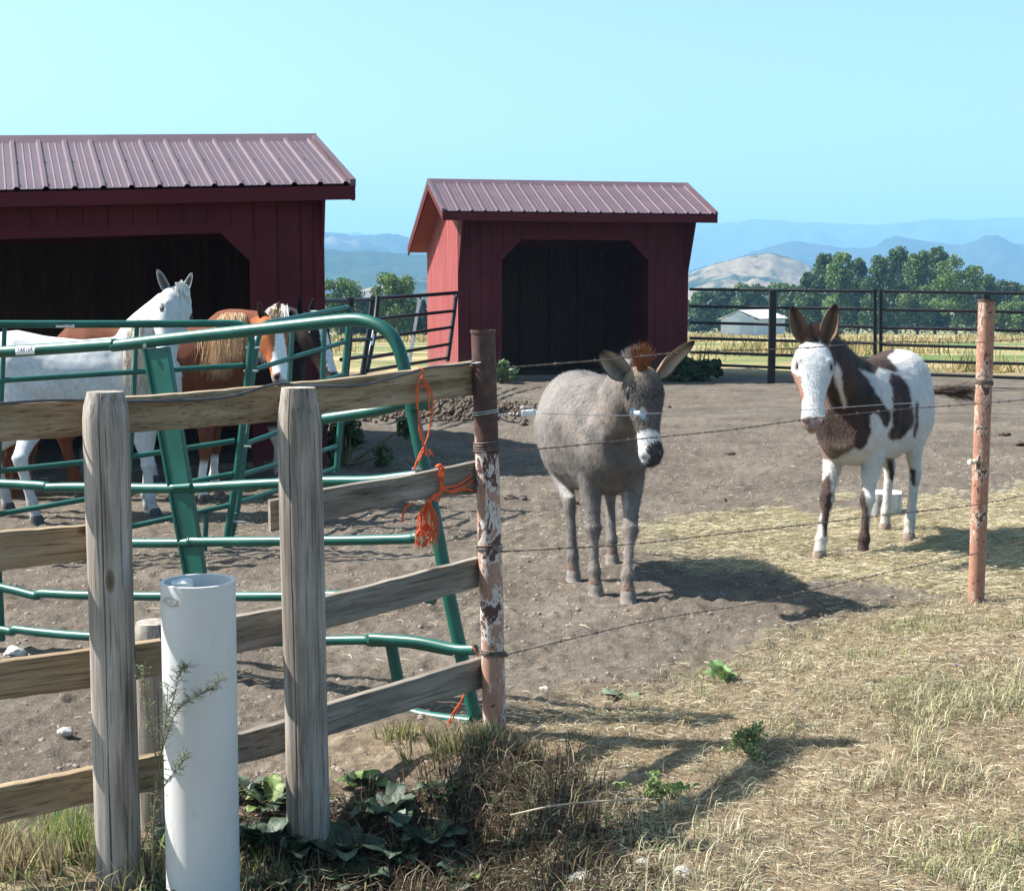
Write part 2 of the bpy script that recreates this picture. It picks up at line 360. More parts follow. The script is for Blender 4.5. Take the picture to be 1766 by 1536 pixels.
    fc=mix(nt,ramp(nt,f2,[(.47,(0,0,0)),(.56,(1,1,1))]),fc,(.10,.145,.05)); fc=mix(nt,.5,fc,ramp(nt,n2,[(.3,(.7,.7,.7)),(.7,(1.2,1.2,1.2))]),'MULTIPLY')
    c=mix(nt,sp.outputs[2],c,fc)
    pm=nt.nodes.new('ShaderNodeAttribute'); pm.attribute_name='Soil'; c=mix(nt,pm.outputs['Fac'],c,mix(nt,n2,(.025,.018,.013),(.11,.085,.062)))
    nt.links.new(c,b.inputs['Base Color']); hh=nt.nodes.new('ShaderNodeMath'); hh.operation='ADD'; nt.links.new(n2,hh.inputs[0]); nt.links.new(n3,hh.inputs[1])
    bump(nt,b,hh.outputs[0],.7,.018)
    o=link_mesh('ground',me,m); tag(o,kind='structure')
build_ground()
def gz(x,y): return float(hz(np.array([x]),np.array([y]))[0])
def GT(px,py):
    """first point of the terrain met by the view ray through a photo pixel"""
    yy=np.arange(2.6,9,.01); pts=np.array([P(px,py,y) for y in yy]); h=hz(pts[:,0],pts[:,1]); k=np.nonzero(pts[:,2]<=h)[0]
    k=k[0] if len(k) else len(yy)-1
    return Vector((pts[k,0],pts[k,1],h[k]))
# ---------------------------------------------------------------- mountains
def hill(name,prof,Y0,depth,zfoot,cols,nscale,tree=0,seed=0):
    """prof: silhouette as (px,py); ridge stands Y0+depth away, foot at Y0"""
    px=np.linspace(prof[0][0],prof[-1][0],700); py=np.interp(px,[p[0] for p in prof],[p[1] for p in prof])
    k=np.ones(5)/5; py=np.convolve(np.pad(py,2,'edge'),k,'valid'); py=py+fbm(px/17,px*0,4,seed)*2.2
    rows=70; YR=Y0+depth
    top=np.array([P(a,b,YR) for a,b in zip(px,py)])
    V=[]
    for j in range(rows):
        t=j/(rows-16)
        if t<=1: hfac=1-(1-t)**1.35; Yj=Y0+depth*t
        else: hfac=1-(t-1)*2.2; Yj=YR+depth*(t-1)
        x=top[:,0]*(Yj/YR) ; zt=zfoot+(top[:,2]-zfoot)*hfac
        env=4*min(t,1)*(1.0-min(t,1))+.03
        nz=fbm(x/depth*5,np.full_like(x,Yj)/depth*5,5,seed)*(top[:,2]-zfoot)*.75*env
        if tree: nz=nz+np.abs(fbm(x/tree,np.full_like(x,Yj)/tree,2,seed+3))*tree*.5*(t<1.05)
        V.append(np.stack([x,np.full_like(x,Yj),zt+nz],1))
    V=np.concatenate(V); n=len(px); idx=np.arange(rows*n).reshape(rows,n)
    Fq=np.stack([idx[:-1,:-1],idx[:-1,1:],idx[1:,1:],idx[1:,:-1]],-1).reshape(-1,4)
    me=npmesh(name,V,Fq,smooth=True); m,nt,b=base(name+'_cover',1,.0)
    nn=noise(nt,coords(nt,(1,1,1)),nscale,8,.7); nn2=noise(nt,coords(nt,(1,1,1)),nscale*9,5,.7)
    c=ramp(nt,nn,cols); c=mix(nt,.7,c,ramp(nt,nn2,[(.35,(.6,.6,.6)),(.65,(1.2,1.2,1.2))]),'MULTIPLY')
    nt.links.new(c,b.inputs['Base Color'])
    o=link_mesh(name,me,m); tag(o,kind='structure'); return o
FOR=[(.35,(.018,.035,.022)),(.62,(.035,.055,.03)),(.72,(.10,.10,.05))]
hill('mountain_range',[(-900,420),(-300,400),(200,410),(560,402),(700,412),(1000,398),(1200,385),(1240,386),(1265,388),(1300,379),(1340,380),(1380,385),(1420,384),(1500,388),(1560,386),(1590,381),(1625,376),(1660,380),(1700,376),(1740,374),(1766,376),(1900,370),(2300,395),(2900,410)],4800,1200,-60,[(.3,(.03,.05,.035)),(.6,(.06,.075,.05)),(.75,(.16,.14,.10))],.0012,seed=1)
hill('ridge_hills',[(-900,440),(0,420),(520,398),(575,402),(600,406),(635,407),(663,403),(690,407),(715,413),(760,432),(900,470),(1100,480),(1180,470),(1250,452),(1290,440),(1335,424),(1370,416),(1400,420),(1460,428),(1500,428),(1530,416),(1560,415),(1600,420),(1640,432),(1670,428),(1700,420),(1730,417),(1766,422),(1900,430),(2300,470),(2900,490)],2600,700,-50,[(.3,(.015,.03,.022)),(.60,(.035,.05,.035)),(.68,(.2,.17,.12))],.0022,tree=14,seed=5)
hill('forest_hill',[(-1000,420),(0,428),(540,432),(640,434),(700,438),(760,443),(860,462),(1000,500),(1100,530)],1500,450,-35,[(.3,(.02,.04,.022)),(.75,(.04,.062,.032))],.004,tree=9,seed=9)
hill('grass_hill',[(420,545),(520,530),(620,500),(690,483),(740,478),(800,474),(900,480),(1000,497),(1100,490),(1180,478),(1195,470),(1235,454),(1290,441),(1330,436),(1370,447),(1410,465),(1460,478),(1560,490),(1766,500),(2000,495),(2600,520)],1150,260,-25,[(.44,(.025,.045,.03)),(.49,(.06,.07,.04)),(.52,(.19,.15,.10)),(.7,(.27,.215,.15))],.009,tree=4,seed=13)
# haze
def haze():
    mb=MB(); mb.box((0,3700,130),(9000,9000,420)); m=bpy.data.materials.new('haze_air'); m.use_nodes=True; nt=m.node_tree; nt.nodes.remove(nt.nodes['Principled BSDF'])
    v=nt.nodes.new('ShaderNodeVolumePrincipled'); v.inputs['Color'].default_value=(.30,.62,1,1); v.inputs['Density'].default_value=.0003; v.inputs['Anisotropy'].default_value=.0
    nt.links.new(v.outputs[0],nt.nodes['Material Output'].inputs['Volume'])
    o=mb.build('haze',m); tag(o,kind='stuff',label='pale blue summer haze over the valley')
haze()
# ---------------------------------------------------------------- foliage
def leaves(n,centers,radii,size,cols,rng,flat=.0):
    """random small quads spread on/in clumps -> V,F,col"""
    k=len(centers); ci=rng.integers(0,k,n); d=rng.normal(size=(n,3)); d/=np.linalg.norm(d,axis=1)[:,None]
    r=rng.random(n)**.33; C=np.asarray(centers)[ci]+d*(np.asarray(radii)[ci]*r[:,None])
    a=rng.normal(size=(n,3)); a/=np.linalg.norm(a,axis=1)[:,None]; b=np.cross(a,d+rng.normal(size=(n,3))*.5); b/=np.linalg.norm(b,axis=1)[:,None]+1e-9
    s=size*(.6+.8*rng.random(n))[:,None]
    V=np.stack([C-a*s*.5,C-b*s*.32,C+a*s*.5,C+b*s*.32],1).reshape(-1,3); Fq=np.arange(n*4).reshape(n,4)
    cc=np.asarray(cols)[rng.integers(0,len(cols),n)]*(.75+.5*rng.random(n))[:,None]
    clump=.75+.5*rng.random(k); cc=cc*clump[ci][:,None]
    return V,Fq,np.repeat(cc,4,0)
def tree(name,px,pyb,pyt,Y,wpx,kind,label,group,cols,nleaf=4200,cat='tree',seed=0):
    rng=np.random.default_rng(seed+int(px)); z0=float(hz(np.array([0.]),np.array([float(Y)]),False)[0])
    bp=P(px,pyb,Y); x=bp.x; top=P(px,pyt,Y).z; H=top-z0; W=wpx/F*Y/2
    t=thing(name,(x,Y,z0),label,cat,group)
    mb=MB(); th=H*(.8 if kind!='bush' else .5); r0=max(.06,H*.022)
    path=[Vector((x+math.sin(i*1.3+seed)*H*.008*i/3,Y,z0-.1+th*i/6)) for i in range(7)]
    mb.tube(path,[r0*(1-.8*i/6) for i in range(7)],7)
    C=[];Rr=[]
    for i in range(70 if kind=='poplar' else 48):
        if kind=='poplar':
            f=.10+.86*rng.random(); wz=W*(1.0-max(0,(f-.55)/.55)**1.6)*(.55+.45*min(1,f/.25)); rr=W*(.30+.16*rng.random())*(1.12-.45*f)
        elif kind=='round':
            f=.12+.80*rng.random(); wz=W*math.sqrt(max(.05,1-((f-.55)/.48)**2)); rr=W*(.24+.14*rng.random())
        elif kind=='conifer':
            f=.08+.88*rng.random(); wz=W*(1.02-f); rr=W*(.12+.26*(1-f))
        else:
            f=.15+.65*rng.random(); wz=W*(1-.3*f); rr=W*.33*(.7+.5*rng.random())
        a=rng.random()*2*math.pi; q=rng.random()**.5*.85
        c=np.array([x+math.cos(a)*q*wz,Y+math.sin(a)*q*wz,z0+f*H]); rv=[rr,rr,rr*(1.25 if kind=='poplar' else .85)]
        c[2]=min(c[2],top-rv[2]*.8); C.append(c); Rr.append(rv)
        if i%3==0: mb.tube([Vector((x,Y,max(z0+.15*H,c[2]-abs(q*wz)*.9-.2))),Vector(c)],[r0*.35,r0*.1],5,False)
    mb.build('trunk',M['bark'],t)
    V,Fq,cc=leaves(nleaf,C,Rr,max(.16,.0019*Y*1.0),cols,rng)
    link_mesh('crown',npmesh('crown',V,Fq,cc),M['leafgreen'],t)
    return t
GRD=[(.055,.10,.028),(.085,.135,.038),(.035,.065,.022)]; GRM=[(.10,.165,.04),(.065,.115,.03),(.14,.20,.055)]; GRB=[(.035,.06,.03),(.055,.08,.04),(.03,.05,.025)]
gT='trees along the far edge of the field'
TR=[('poplar_tree',1398,575,470,205,56,'poplar',GRD,'short ragged poplar at the left end of the tall poplar row'),
('poplar_tree',1420,575,438,210,50,'poplar',GRD,'slim poplar, second from the left end of the tall row'),
('poplar_tree',1448,575,434,200,52,'poplar',GRM,'poplar with paired tip above the pinto mule\'s right ear'),
('poplar_tree',1478,575,446,212,48,'poplar',GRD,'lower poplar in the dip left of the double fence upright'),
('poplar_tree',1512,575,441,196,54,'poplar',GRD,'poplar directly behind the double black fence upright'),
('poplar_tree',1545,575,427,205,62,'poplar',GRD,'broad tall poplar just right of the double black fence upright'),
('poplar_tree',1582,575,430,198,60,'poplar',GRM,'tall poplar in the middle of the high group'),
('poplar_tree',1612,575,427,208,54,'poplar',GRD,'tall poplar left of the big round crown'),
('cottonwood_tree',1648,575,430,190,82,'round',GRM,'biggest brightest broad cottonwood left of the salmon pipe post'),
('cottonwood_tree',1690,575,470,200,56,'round',GRD,'darker low cottonwood just behind the salmon pipe post\'s left side'),
('spruce_tree',1701,575,466,215,30,'conifer',GRB,'narrow dark spruce poking up by the salmon pipe post'),
('cottonwood_tree',1738,578,484,205,70,'round',GRB,'low dark tree right of the salmon pipe post'),
('cottonwood_tree',1775,578,490,195,64,'round',GRD,'low tree cut by the right edge of the picture'),
('willow_tree',1755,580,520,185,70,'round',GRM,'small paler willow in front at the far right'),
('field_bush',1205,572,502,230,60,'round',GRD,'rounded tree hard against the right shed wall'),
('field_bush',1245,572,495,240,60,'round',GRB,'dark rounded tree above the white barn\'s left end'),
('field_bush',1290,572,488,225,62,'round',GRD,'rounded tree above the white barn roof'),
('field_bush',1335,572,486,235,64,'round',GRM,'yellow green rounded tree above the white barn\'s right end'),
('field_bush',1372,574,492,215,56,'round',GRD,'rounded tree behind the pinto mule\'s left ear'),
('cottonwood_tree',588,585,480,150,72,'round',GRM,'ragged twin-topped cottonwood beside the long red shed'),
('cottonwood_tree',680,592,468,120,76,'round',GRM,'large round cottonwood in the gap between the two sheds'),
('cottonwood_tree',628,588,520,150,60,'round',GRD,'low dark tree between the two cottonwoods in the gap'),
('spruce_tree',731,590,515,140,26,'conifer',GRB,'small narrow spruce next to the bright red shed side'),
('cottonwood_tree',712,592,525,135,62,'round',GRB,'low dark tree under the large round cottonwood')]
for i,(nm,px,pb,ptp,Y,wp,kd,cl,lb) in enumerate(TR): tree(nm,px,pb,ptp,Y,wp*1.12,kd,lb,gT if nm!='field_bush' else 'rounded trees behind the white barn',cl,7500,seed=i)
def lowwood():
    rng=np.random.default_rng(5); C=[];Rr=[]
    for i in range(260):
        px=rng.uniform(-300,2200); Y=rng.uniform(222,262); z=float(hz(np.array([0.]),np.array([Y]),False)[0])
        C.append([(px-CX)/F*Y,Y,z+rng.uniform(.8,2.6)]); r=rng.uniform(1.6,3.2); Rr.append([r*1.3,r,r*.8])
    V,Fq,cc=leaves(26000,C,Rr,.5,GRD+GRB,rng)
    o=link_mesh('far_hedge_wood',npmesh('far_hedge_wood',V,Fq,cc),M['leafgreen']); tag(o,'low dark hedge and brush running behind the whole field','hedge',kind='stuff')
lowwood()
# ---------------------------------------------------------------- far white barn
def barn():
    Y=170; a=P(1243,571,Y); b=P(1305,571,Y); zb=float(hz(np.array([0.]),np.array([170.]),False)[0]); zw=P(0,552,Y).z; zr=P(0,537,Y).z
    x0,x1=a.x,b.x; L=8.2; D=Vector((4.6,7,0)); t=thing('white_barn',(x0,Y,zb),'low white metal barn with a pale gable end out in the far field','barn')
    mw=nmat('white_barn_metal',[(.55,.58,.62),(.68,.7,.72)],3,bs=.05); mr=nmat('white_barn_roof',[(.7,.7,.68),(.78,.78,.76)],3,bs=.05,rough=.5)
    A=Vector((x0,Y,zb));B=Vector((x1,Y,zb)); mid=(A+B)/2
    up=lambda p,z:Vector((p.x,p.y,z))
    mb=MB(); mb.add([A,B,up(B,zw),up(mid,zr),up(A,zw),A+D,B+D,up(B+D,zw),up(mid+D,zr),up(A+D,zw)],[(0,1,2,3,4),(5,9,8,7,6),(1,6,7,2),(0,4,9,5)]); mb.build('wall',mw,t)
    mb=MB(); o=Vector((.25,-.3,0)); e=.08
    for s,(q,r) in enumerate(((A,mid),(mid,B))):
        z1,z2=(zw,zr) if s==0 else (zr,zw)
        p=[up(q,z1+e),up(r,z2+e),up(r+D,z2+e),up(q+D,z1+e)]
        if s==0: p[0].x-=.35;p[3].x-=.35
        else: p[1].x+=.35;p[2].x+=.35
        mb.prism(p,(0,0,.08))
    mb.build('roof',mr,t)
    mb=MB(); mb.box(A.lerp(B,.32)+Vector((0,-.04,1.15)),(1.6,.05,2.1)); mb.build('door',nmat('barn_door_white',[(.62,.65,.7),(.7,.72,.75)],5,bs=0),t)
    mb=MB(); mb.box(A.lerp(B,.74)+Vector((0,-.04,1.15)),(1.4,.05,2.1)); mb.build('door',nmat('barn_door_grey',[(.45,.5,.58),(.5,.55,.6)],5,bs=0),t)
barn()
# ---------------------------------------------------------------- red sheds
def shed(name,label,cor,ang,width,u0,u1,ztop,zeF,zeFt,zr,zb,depth,ro,ov,shear=0,rightwall=True,chl=.36,chr_=.36):
    """cor = front corner at u=0 ; u runs to the right along the front; v runs back"""
    a=R(ang); U=Vector((math.cos(a),math.sin(a),0)); Vv=Vector((-math.sin(a),math.cos(a),0)); C0=Vector((cor[0],cor[1],0))
    def W(u,v,z): return C0+U*u+Vv*v+Vector((0,0,z+shear*u))
    ue=width
    t=thing(name,W(0 if ue>0 else ue,0,0),label,'shed'); US=U+Vector((0,0,shear))
    ulo,uhi=min(0,ue),max(0,ue); th=.04
    # ridge and eaves: roof height as a function of v
    vF=-ro; vR=-ro+1.65; vB=depth+.22
    def zroof(v): return zeF+(zr-zeF)*(v-vF)/(vR-vF) if v<vR else zr+(zb-zr)*(v-vR)/(vB-vR)
    # front wall boards (T1-11): planks with real grooves
    mb=MB(); bw=.203; u=ulo
    zt=zroof(0)-.03
    n=int(round((uhi-ulo)/bw)); bw=(uhi-ulo)/n
    def under(uu):
        if uu<=u0 or uu>=u1: return 0.0
        if uu<u0+chl: return ztop-chl+(uu-u0)
        if uu>u1-chr_: return ztop-(uu-(u1-chr_))
        return ztop
    cuts=sorted(set([round(ulo+i*bw,4) for i in range(n+1)]+[u0,u1,u0+chl,u1-chr_]))
    cuts=[c for c in cuts if ulo-1e-6<=c<=uhi+1e-6]
    grooves=[round(ulo+i*bw,4) for i in range(n+1)]
    for p,q in zip(cuts[:-1],cuts[1:]):
        if q-p<.004: continue
        g0=.005 if p in grooves else 0; g1=.005 if q in grooves else 0
        e=1e-5
        za,zb2=under(p+e),under(q-e)
        mb.prism([W(p+g0,0,za),W(q-g1,0,zb2),W(q-g1,0,zt),W(p+g0,0,zt)],Vv*.012)
    mb.build('front_wall',M['siding'],t)
    mb=MB()                       # backing sheet behind the grooves
    for p,q,fa,fb in ((ulo,u0,0,0),(u0,u0+chl,ztop-chl,ztop),(u0+chl,u1-chr_,ztop,ztop),(u1-chr_,u1,ztop,ztop-chr_),(u1,uhi,0,0)):
        if q-p>.01: mb.prism([W(p,.0121,fa),W(q,.0121,fb),W(q,.0121,zt),W(p,.0121,zt)],Vv*.02)
    mb.build('front_backing',M['trim'],t)
    # opening trim
    mb=MB(); tw=.09
    pts=[(u0,0),(u0,ztop-chl),(u0+chl,ztop),(u1-chr_,ztop),(u1,ztop-chr_),(u1,0)]
    for (p,za),(q,zb2) in zip(pts[:-1],pts[1:]):
        A,B=W(p,-.012,za),W(q,-.012,zb2); dr=(B-A).normalized(); outn=dr.cross(Vv).normalized()
        cen=W((u0+u1)/2,-.012,ztop/2)
        if (A-cen).dot(outn)<0: outn=-outn
        mb.prism([A,B,B+outn*tw,A+outn*tw],Vv*.011)
    for uu in (ulo-.004,uhi-.086): mb.prism([W(uu,-.014,0),W(uu+.09,-.014,0),W(uu+.09,-.014,zt),W(uu,-.014,zt)],Vv*.013)
    mb.build('trim',M['trim'],t)
    # side walls
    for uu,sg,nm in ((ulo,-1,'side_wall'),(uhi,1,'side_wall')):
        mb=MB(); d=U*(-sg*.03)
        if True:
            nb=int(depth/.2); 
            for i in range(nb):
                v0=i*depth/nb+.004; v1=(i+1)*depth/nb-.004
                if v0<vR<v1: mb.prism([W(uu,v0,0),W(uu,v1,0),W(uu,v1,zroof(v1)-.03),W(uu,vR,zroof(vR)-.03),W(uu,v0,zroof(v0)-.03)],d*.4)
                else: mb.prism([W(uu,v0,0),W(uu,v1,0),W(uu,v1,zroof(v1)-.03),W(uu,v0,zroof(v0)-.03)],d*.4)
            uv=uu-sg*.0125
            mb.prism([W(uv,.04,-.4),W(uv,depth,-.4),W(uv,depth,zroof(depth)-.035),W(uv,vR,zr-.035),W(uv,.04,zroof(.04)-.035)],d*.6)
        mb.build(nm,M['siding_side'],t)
        # wing carrying the front eave
        mb=MB(); mb.prism([W(uu,-.015,1.92),W(uu,-ro+.05,zroof(-ro+.05)-.06),W(uu,-.015,zroof(0)-.04)],-U*sg*.03); mb.build('eave_wing',M['trim'],t)
    mb=MB(); mb.prism([W(ulo+.004,depth-.03,-.4),W(uhi-.004,depth-.03,-.4),W(uhi-.004,depth-.03,zroof(depth)-.04),W(ulo+.004,depth-.03,zroof(depth)-.04)],Vv*.03)
    for i in range(int((uhi-ulo)/.6)+1):
        uu=ulo+.1+i*.6; mb.prism([W(uu,depth-.12,0),W(uu+.04,depth-.12,0),W(uu+.04,depth-.12,zroof(depth)-.1),W(uu,depth-.12,zroof(depth)-.1)],Vv*.09)
    if 0: mb.prism([W(ulo+.04,depth-.125,1.25),W(uhi-.04,depth-.125,1.25),W(uhi-.04,depth-.125,1.2),W(ulo+.04,depth-.125,1.2)],Vv*.004)
    mb.build('back_wall',M['inside'],t); mb=MB()
    for v in (.06,): mb.prism([W(ulo+.05,v,ztop+.02),W(uhi-.05,v,ztop+.02),W(uhi-.05,v,ztop+.16),W(ulo+.05,v,ztop+.16)],Vv*.05)
    mb.build('header_beam',M['inside'],t)
    mb=MB(); mb.prism([W(ulo+.04,.0,-.05),W(uhi-.04,.0,-.05),W(uhi-.04,.0,.09),W(ulo+.04,.0,.09)],Vv*.045); mb.build('sill_beam',nmat('sill_beam_wood',[(.10,.07,.06),(.17,.13,.11)],8,(1,6,6)),t)
    # roof: ribbed sheets
    rl,rh=ulo-ov,uhi+ov
    def rib(nm,va,za,vb,zb_,lift):
        prof=[]; u=rl; pitch=.229; 
        k=int((rh-rl)/pitch)
        for i in range(k+1):
            c=rl+.06+i*pitch
            if c+.03>rh: break
            prof+= [(c-.028,0),(c-.014,.02),(c+.014,.02),(c+.028,0)]
            for mi_ in (.085,.145):
                if c+mi_+.01<rh: prof+=[(c+mi_-.01,0),(c+mi_,.005),(c+mi_+.01,0)]
        prof=[(rl,0)]+[p for p in prof if rl<p[0]<rh]+[(rh,0)]
        top=[W(p,va,za+lift+h) for p,h in prof]; bot=[W(p,vb,zb_+lift+h) for p,h in prof]; n=len(top)
        mb=MB(); mb.add(top+bot,[(i,i+1,n+i+1,n+i) for i in range(n-1)])
        t2=[p-Vector((0,0,.006)) for p in top];b2=[p-Vector((0,0,.006)) for p in bot]
        mb.add(t2+b2,[(i,n+i,n+i+1,i+1) for i in range(n-1)])
        mb.add(bot+b2,[(i,i+1,n+i+1,n+i) for i in range(n-1)]); mb.add(top+t2,[(i,i+1,n+i+1,n+i) for i in range(n-1)])
        for i in range(int(k)+1):
            c=rl+.09+i*pitch
            for f in (.06,.5):
                q=W(c,va+(vb-va)*(1-f),za+(zb_-za)*(1-f)+lift+.004); mb.tube([q,q+Vector((0,0,.008))],.006,6)
        return mb.build(nm,M['roof'],t)
    rib('roof_sheet',vR,zr,vF-.02,zeF-.01,.05); rib('roof_sheet',vR,zr,vB+.02,zb-.01,.05)
    mb=MB()   # deck + soffit
    mb.prism([W(rl+.03,vF,zeF-.0),W(rl+.03,vR,zr),W(rl+.03,vB,zb),W(rl+.03,vB,zb-.05),W(rl+.03,vR,zr-.06),W(rl+.03,vF,zeF-.05)],US*(rh-rl-.06))
    mb.build('roof_deck',M['soffit'],t)
    mb=MB(); hF=zeF-zeFt
    mb.prism([W(rl,vF-.025,zeF+.02),W(rh,vF-.025,zeF+.02),W(rh,vF-.025,zeFt),W(rl,vF-.025,zeFt)],Vv*.025)
    mb.build('fascia',M['trim'],t)
    for uu,s in ((rl,1),(rh,-1)):
        mb=MB(); mb.prism([W(uu,vF,zeF+.035),W(uu,vR,zr+.035),W(uu,vB,zb+.035),W(uu,vB,zb-.11),W(uu,vR,zr-.11),W(uu,vF,zeF-.11)],US*s*.028); mb.build('barge_board',M['trim'],t)
        mb=MB(); mb.prism([W(uu-s*.006,vF-.02,zeF+.078),W(uu-s*.006,vR,zr+.085),W(uu-s*.006,vB,zb+.078),W(uu-s*.006,vB,zb+.01),W(uu-s*.006,vR,zr+.01),W(uu-s*.006,vF-.02,zeF+.01)],US*s*.05); mb.build('edge_flashing',M['roof'],t)
    mb=MB(); mb.prism([W(rl-.01,vR-.16,zr+.02-.03),W(rl-.01,vR,zr+.092),W(rl-.01,vR+.16,zr+.02-.02),W(rl-.01,vR,zr+.055)],US*(rh-rl+.02)); mb.build('ridge_cap',M['roof'],t)
    return t
q=P(790,500,25.75)
shed('horse_shelter','small red shed with a brown metal roof and a sunlit bleached left side',(q.x,25.75),11.8,4.25,.787,3.50,2.50,2.92,2.80,3.54,2.42,3.7,.52,.36)
q=P(559,500,13.05)
shed('horse_shelter','long red shed at the left behind the horses, under a brown metal roof',(q.x,13.05),19.5,-7.2,-6.2,-.66,2.115,2.47,2.37,3.02,2.15,3.8,.17,.25,shear=.042,chl=.25,chr_=.25)
# ---------------------------------------------------------------- wooden board fence
BX=[-80,0,290,485,560,700,830,860];BYY=[3.64,3.72,3.98,4.28,4.47,4.74,5.03,5.08]
def Yb(x): return float(np.interp(x,BX,BYY))
fence=thing('board_fence',P(420,1400,4.2),'weathered wooden board fence with round posts in front of the bent green gate','fence')
def wpost(px,r,Y,pyt,zb,label,lean=0,seed=0,cap=.05):
    T=P(px[0],pyt,Y); B=Vector((P(px[1],1300,Y).x,Y,zb)); mb=MB(); n=28; vs=[]; rings=[]
    Ls=[0,.02,.045,.07,.3,.5,.7,.9,1.0]; H=T.z-zb
    pts=[]
    for i in range(40):
        f=i/39; z=T.z-H*f; c=T.lerp(B,f); dt=T.z-z
        rr=r*(.78+.22*min(1,dt/cap)) if dt<cap else r
        pts.append((c,rr*(1+.015*math.sin(f*9+seed))))
    rg=np.random.default_rng(seed); ph=rg.random(4)*6
    crack=rg.random()*1.2-2.0
    V=[];
    for c,rr in pts:
        for k in range(n*9):
            a=2*math.pi*k/(n*9); q=rr*(1+.012*math.sin(3*a+ph[0])+.008*math.sin(7*a+ph[1]+c.z*3))
            da=abs((a-(crack+2*math.pi)+math.pi)%(2*math.pi)-math.pi)
            if da<.022+.012*math.sin(c.z*7+seed): q*=.74
            V.append((c.x+math.cos(a)*q,c.y+math.sin(a)*q,c.z))
    N=n*9; Fq=[(i*N+k,i*N+(k+1)%N,(i+1)*N+(k+1)%N,(i+1)*N+k) for i in range(39) for k in range(N)]
    mb.add(V,Fq,True); mb.add(V[:N],[tuple(range(N))])
    o=mb.build('post',M['postwood'],fence,bevel=0)
    o['label']=label
wpost((182,199),.0590,3.79,675,-.12,'grey post left of the white pipe',seed=1)
wpost((515,531),.0635,4.20,668,-.10,'pale post right of the white pipe with a long crack',seed=5,cap=.10)
wpost((264,268),.062,4.17,1072,-.1,'short post cut off behind the white pipe',seed=8)
def board(pts,mat,dy=0,th=.036,lab=None):
    """pts: (px, ytop, ybottom)"""
    xs=[p[0] for p in pts]; N=max(2,int((xs[-1]-xs[0])/22)); mb=MB(); V=[]
    for i in range(N+1):
        x=xs[0]+(xs[-1]-xs[0])*i/N; yt=np.interp(x,xs,[p[1] for p in pts])+random.uniform(-1,1)*.8; yb=np.interp(x,xs,[p[2] for p in pts])+random.uniform(-1,1)*.8
        Y=Yb(x)+dy; A=P(x,yt,Y);B=P(x,yb,Y); B.x=A.x; bk=Vector((-.35,.94,0))*th
        V+=[A,A+bk,B+bk,B]
    Fq=[(i*4+k,i*4+(k+1)%4,(i+1)*4+(k+1)%4,(i+1)*4+k) for i in range(N) for k in range(4)]
    mb.add(V,Fq); mb.add(V[:4],[(0,1,2,3)]); mb.add(V[-4:],[(3,2,1,0)])
    # own object space along the board so the grain runs lengthwise
    o=mb.build('board',mat,fence,bevel=.003)
    A=Vector(V[0]);d=Vector(V[-4])-A; d.z*=1; a=math.atan2(d.y,d.x); el=math.atan2(d.z,math.hypot(d.x,d.y))
    Mx=Matrix.Translation(A)@Matrix.Rotation(a,4,'Z')@Matrix.Rotation(-el,4,'Y')
    L=Matrix.Translation(-fence.location)@Mx
    o.data.transform(L.inverted()); o.matrix_local=L
    return o
W_,G_=M['boardwood'],M['boardgrey']
board([(-90,704,772),(0,698,762),(140,690,752),(300,680,741),(478,664,727)],W_,.004,.05)
board([(476,664,727),(560,656,712),(700,640,697),(822,623,681)],W_,.008,.05)
board([(-90,928,999),(0,917,984),(152,907,966)],W_)
board([(466,864,917),(560,843,898),(640,831,880),(700,822,866),(828,795,850)],G_,.005)
board([(-90,1150,1222),(0,1142,1207),(150,1122,1187),(278,1104,1163)],W_)
board([(405,1064,1128),(485,1050,1110),(560,1030,1085),(826,962,1012)],G_,.004)
board([(-90,1376,1438),(0,1358,1420),(150,1328,1386),(290,1298,1357),(410,1268,1318)],W_)
board([(408,1268,1318),(485,1247,1300),(560,1217,1270),(832,1135,1186)],G_,.006)
# nails
mb=MB()
for (x,y) in ((172,905),(205,1180),(502,690),(515,690),(520,880),(520,1070)):
    q=P(x,y,Yb(x)-.125 if x<300 else 4.14); mb.tube([q,q+Vector((0,-.004,0))],.004,6)
# ---------------------------------------------------------------- rusty pipe posts
def pipe_post(T,B,r,mat,label,top=None,topf=.22):
    t=thing('pipe_post',B,label,'fence post','rusty steel pipe fence posts'); mb=MB(); mb.tube([T,T.lerp(B,.33),T.lerp(B,.66),B-Vector((0,0,.15))],r,24,False)
    mb.tube([T,T.lerp(B,.1)],r*.9,24,False); 
    n=24; ax=(B-T).normalized(); u=Vector((1,0,0)); v=ax.cross(u)
    R1=[T+(u*math.cos(2*math.pi*k/n)+v*math.sin(2*math.pi*k/n))*r for k in range(n)]; R2=[T+(u*math.cos(2*math.pi*k/n)+v*math.sin(2*math.pi*k/n))*r*.9 for k in range(n)]
    mb.add(R1+R2,[(k,(k+1)%n,n+(k+1)%n,n+k) for k in range(n)])
    mb.add([T.lerp(B,.04)+(u*math.cos(2*math.pi*k/n)+v*math.sin(2*math.pi*k/n))*r*.9 for k in range(n)],[tuple(range(n))])
    mb.build('pipe',mat,t)
    mb=MB(); mb.tube([T+Vector((0,0,.003)),T+Vector((0,0,-.008))],r*1.07,24,False); mb.build('rim',M['rust_top'],t)
    return t
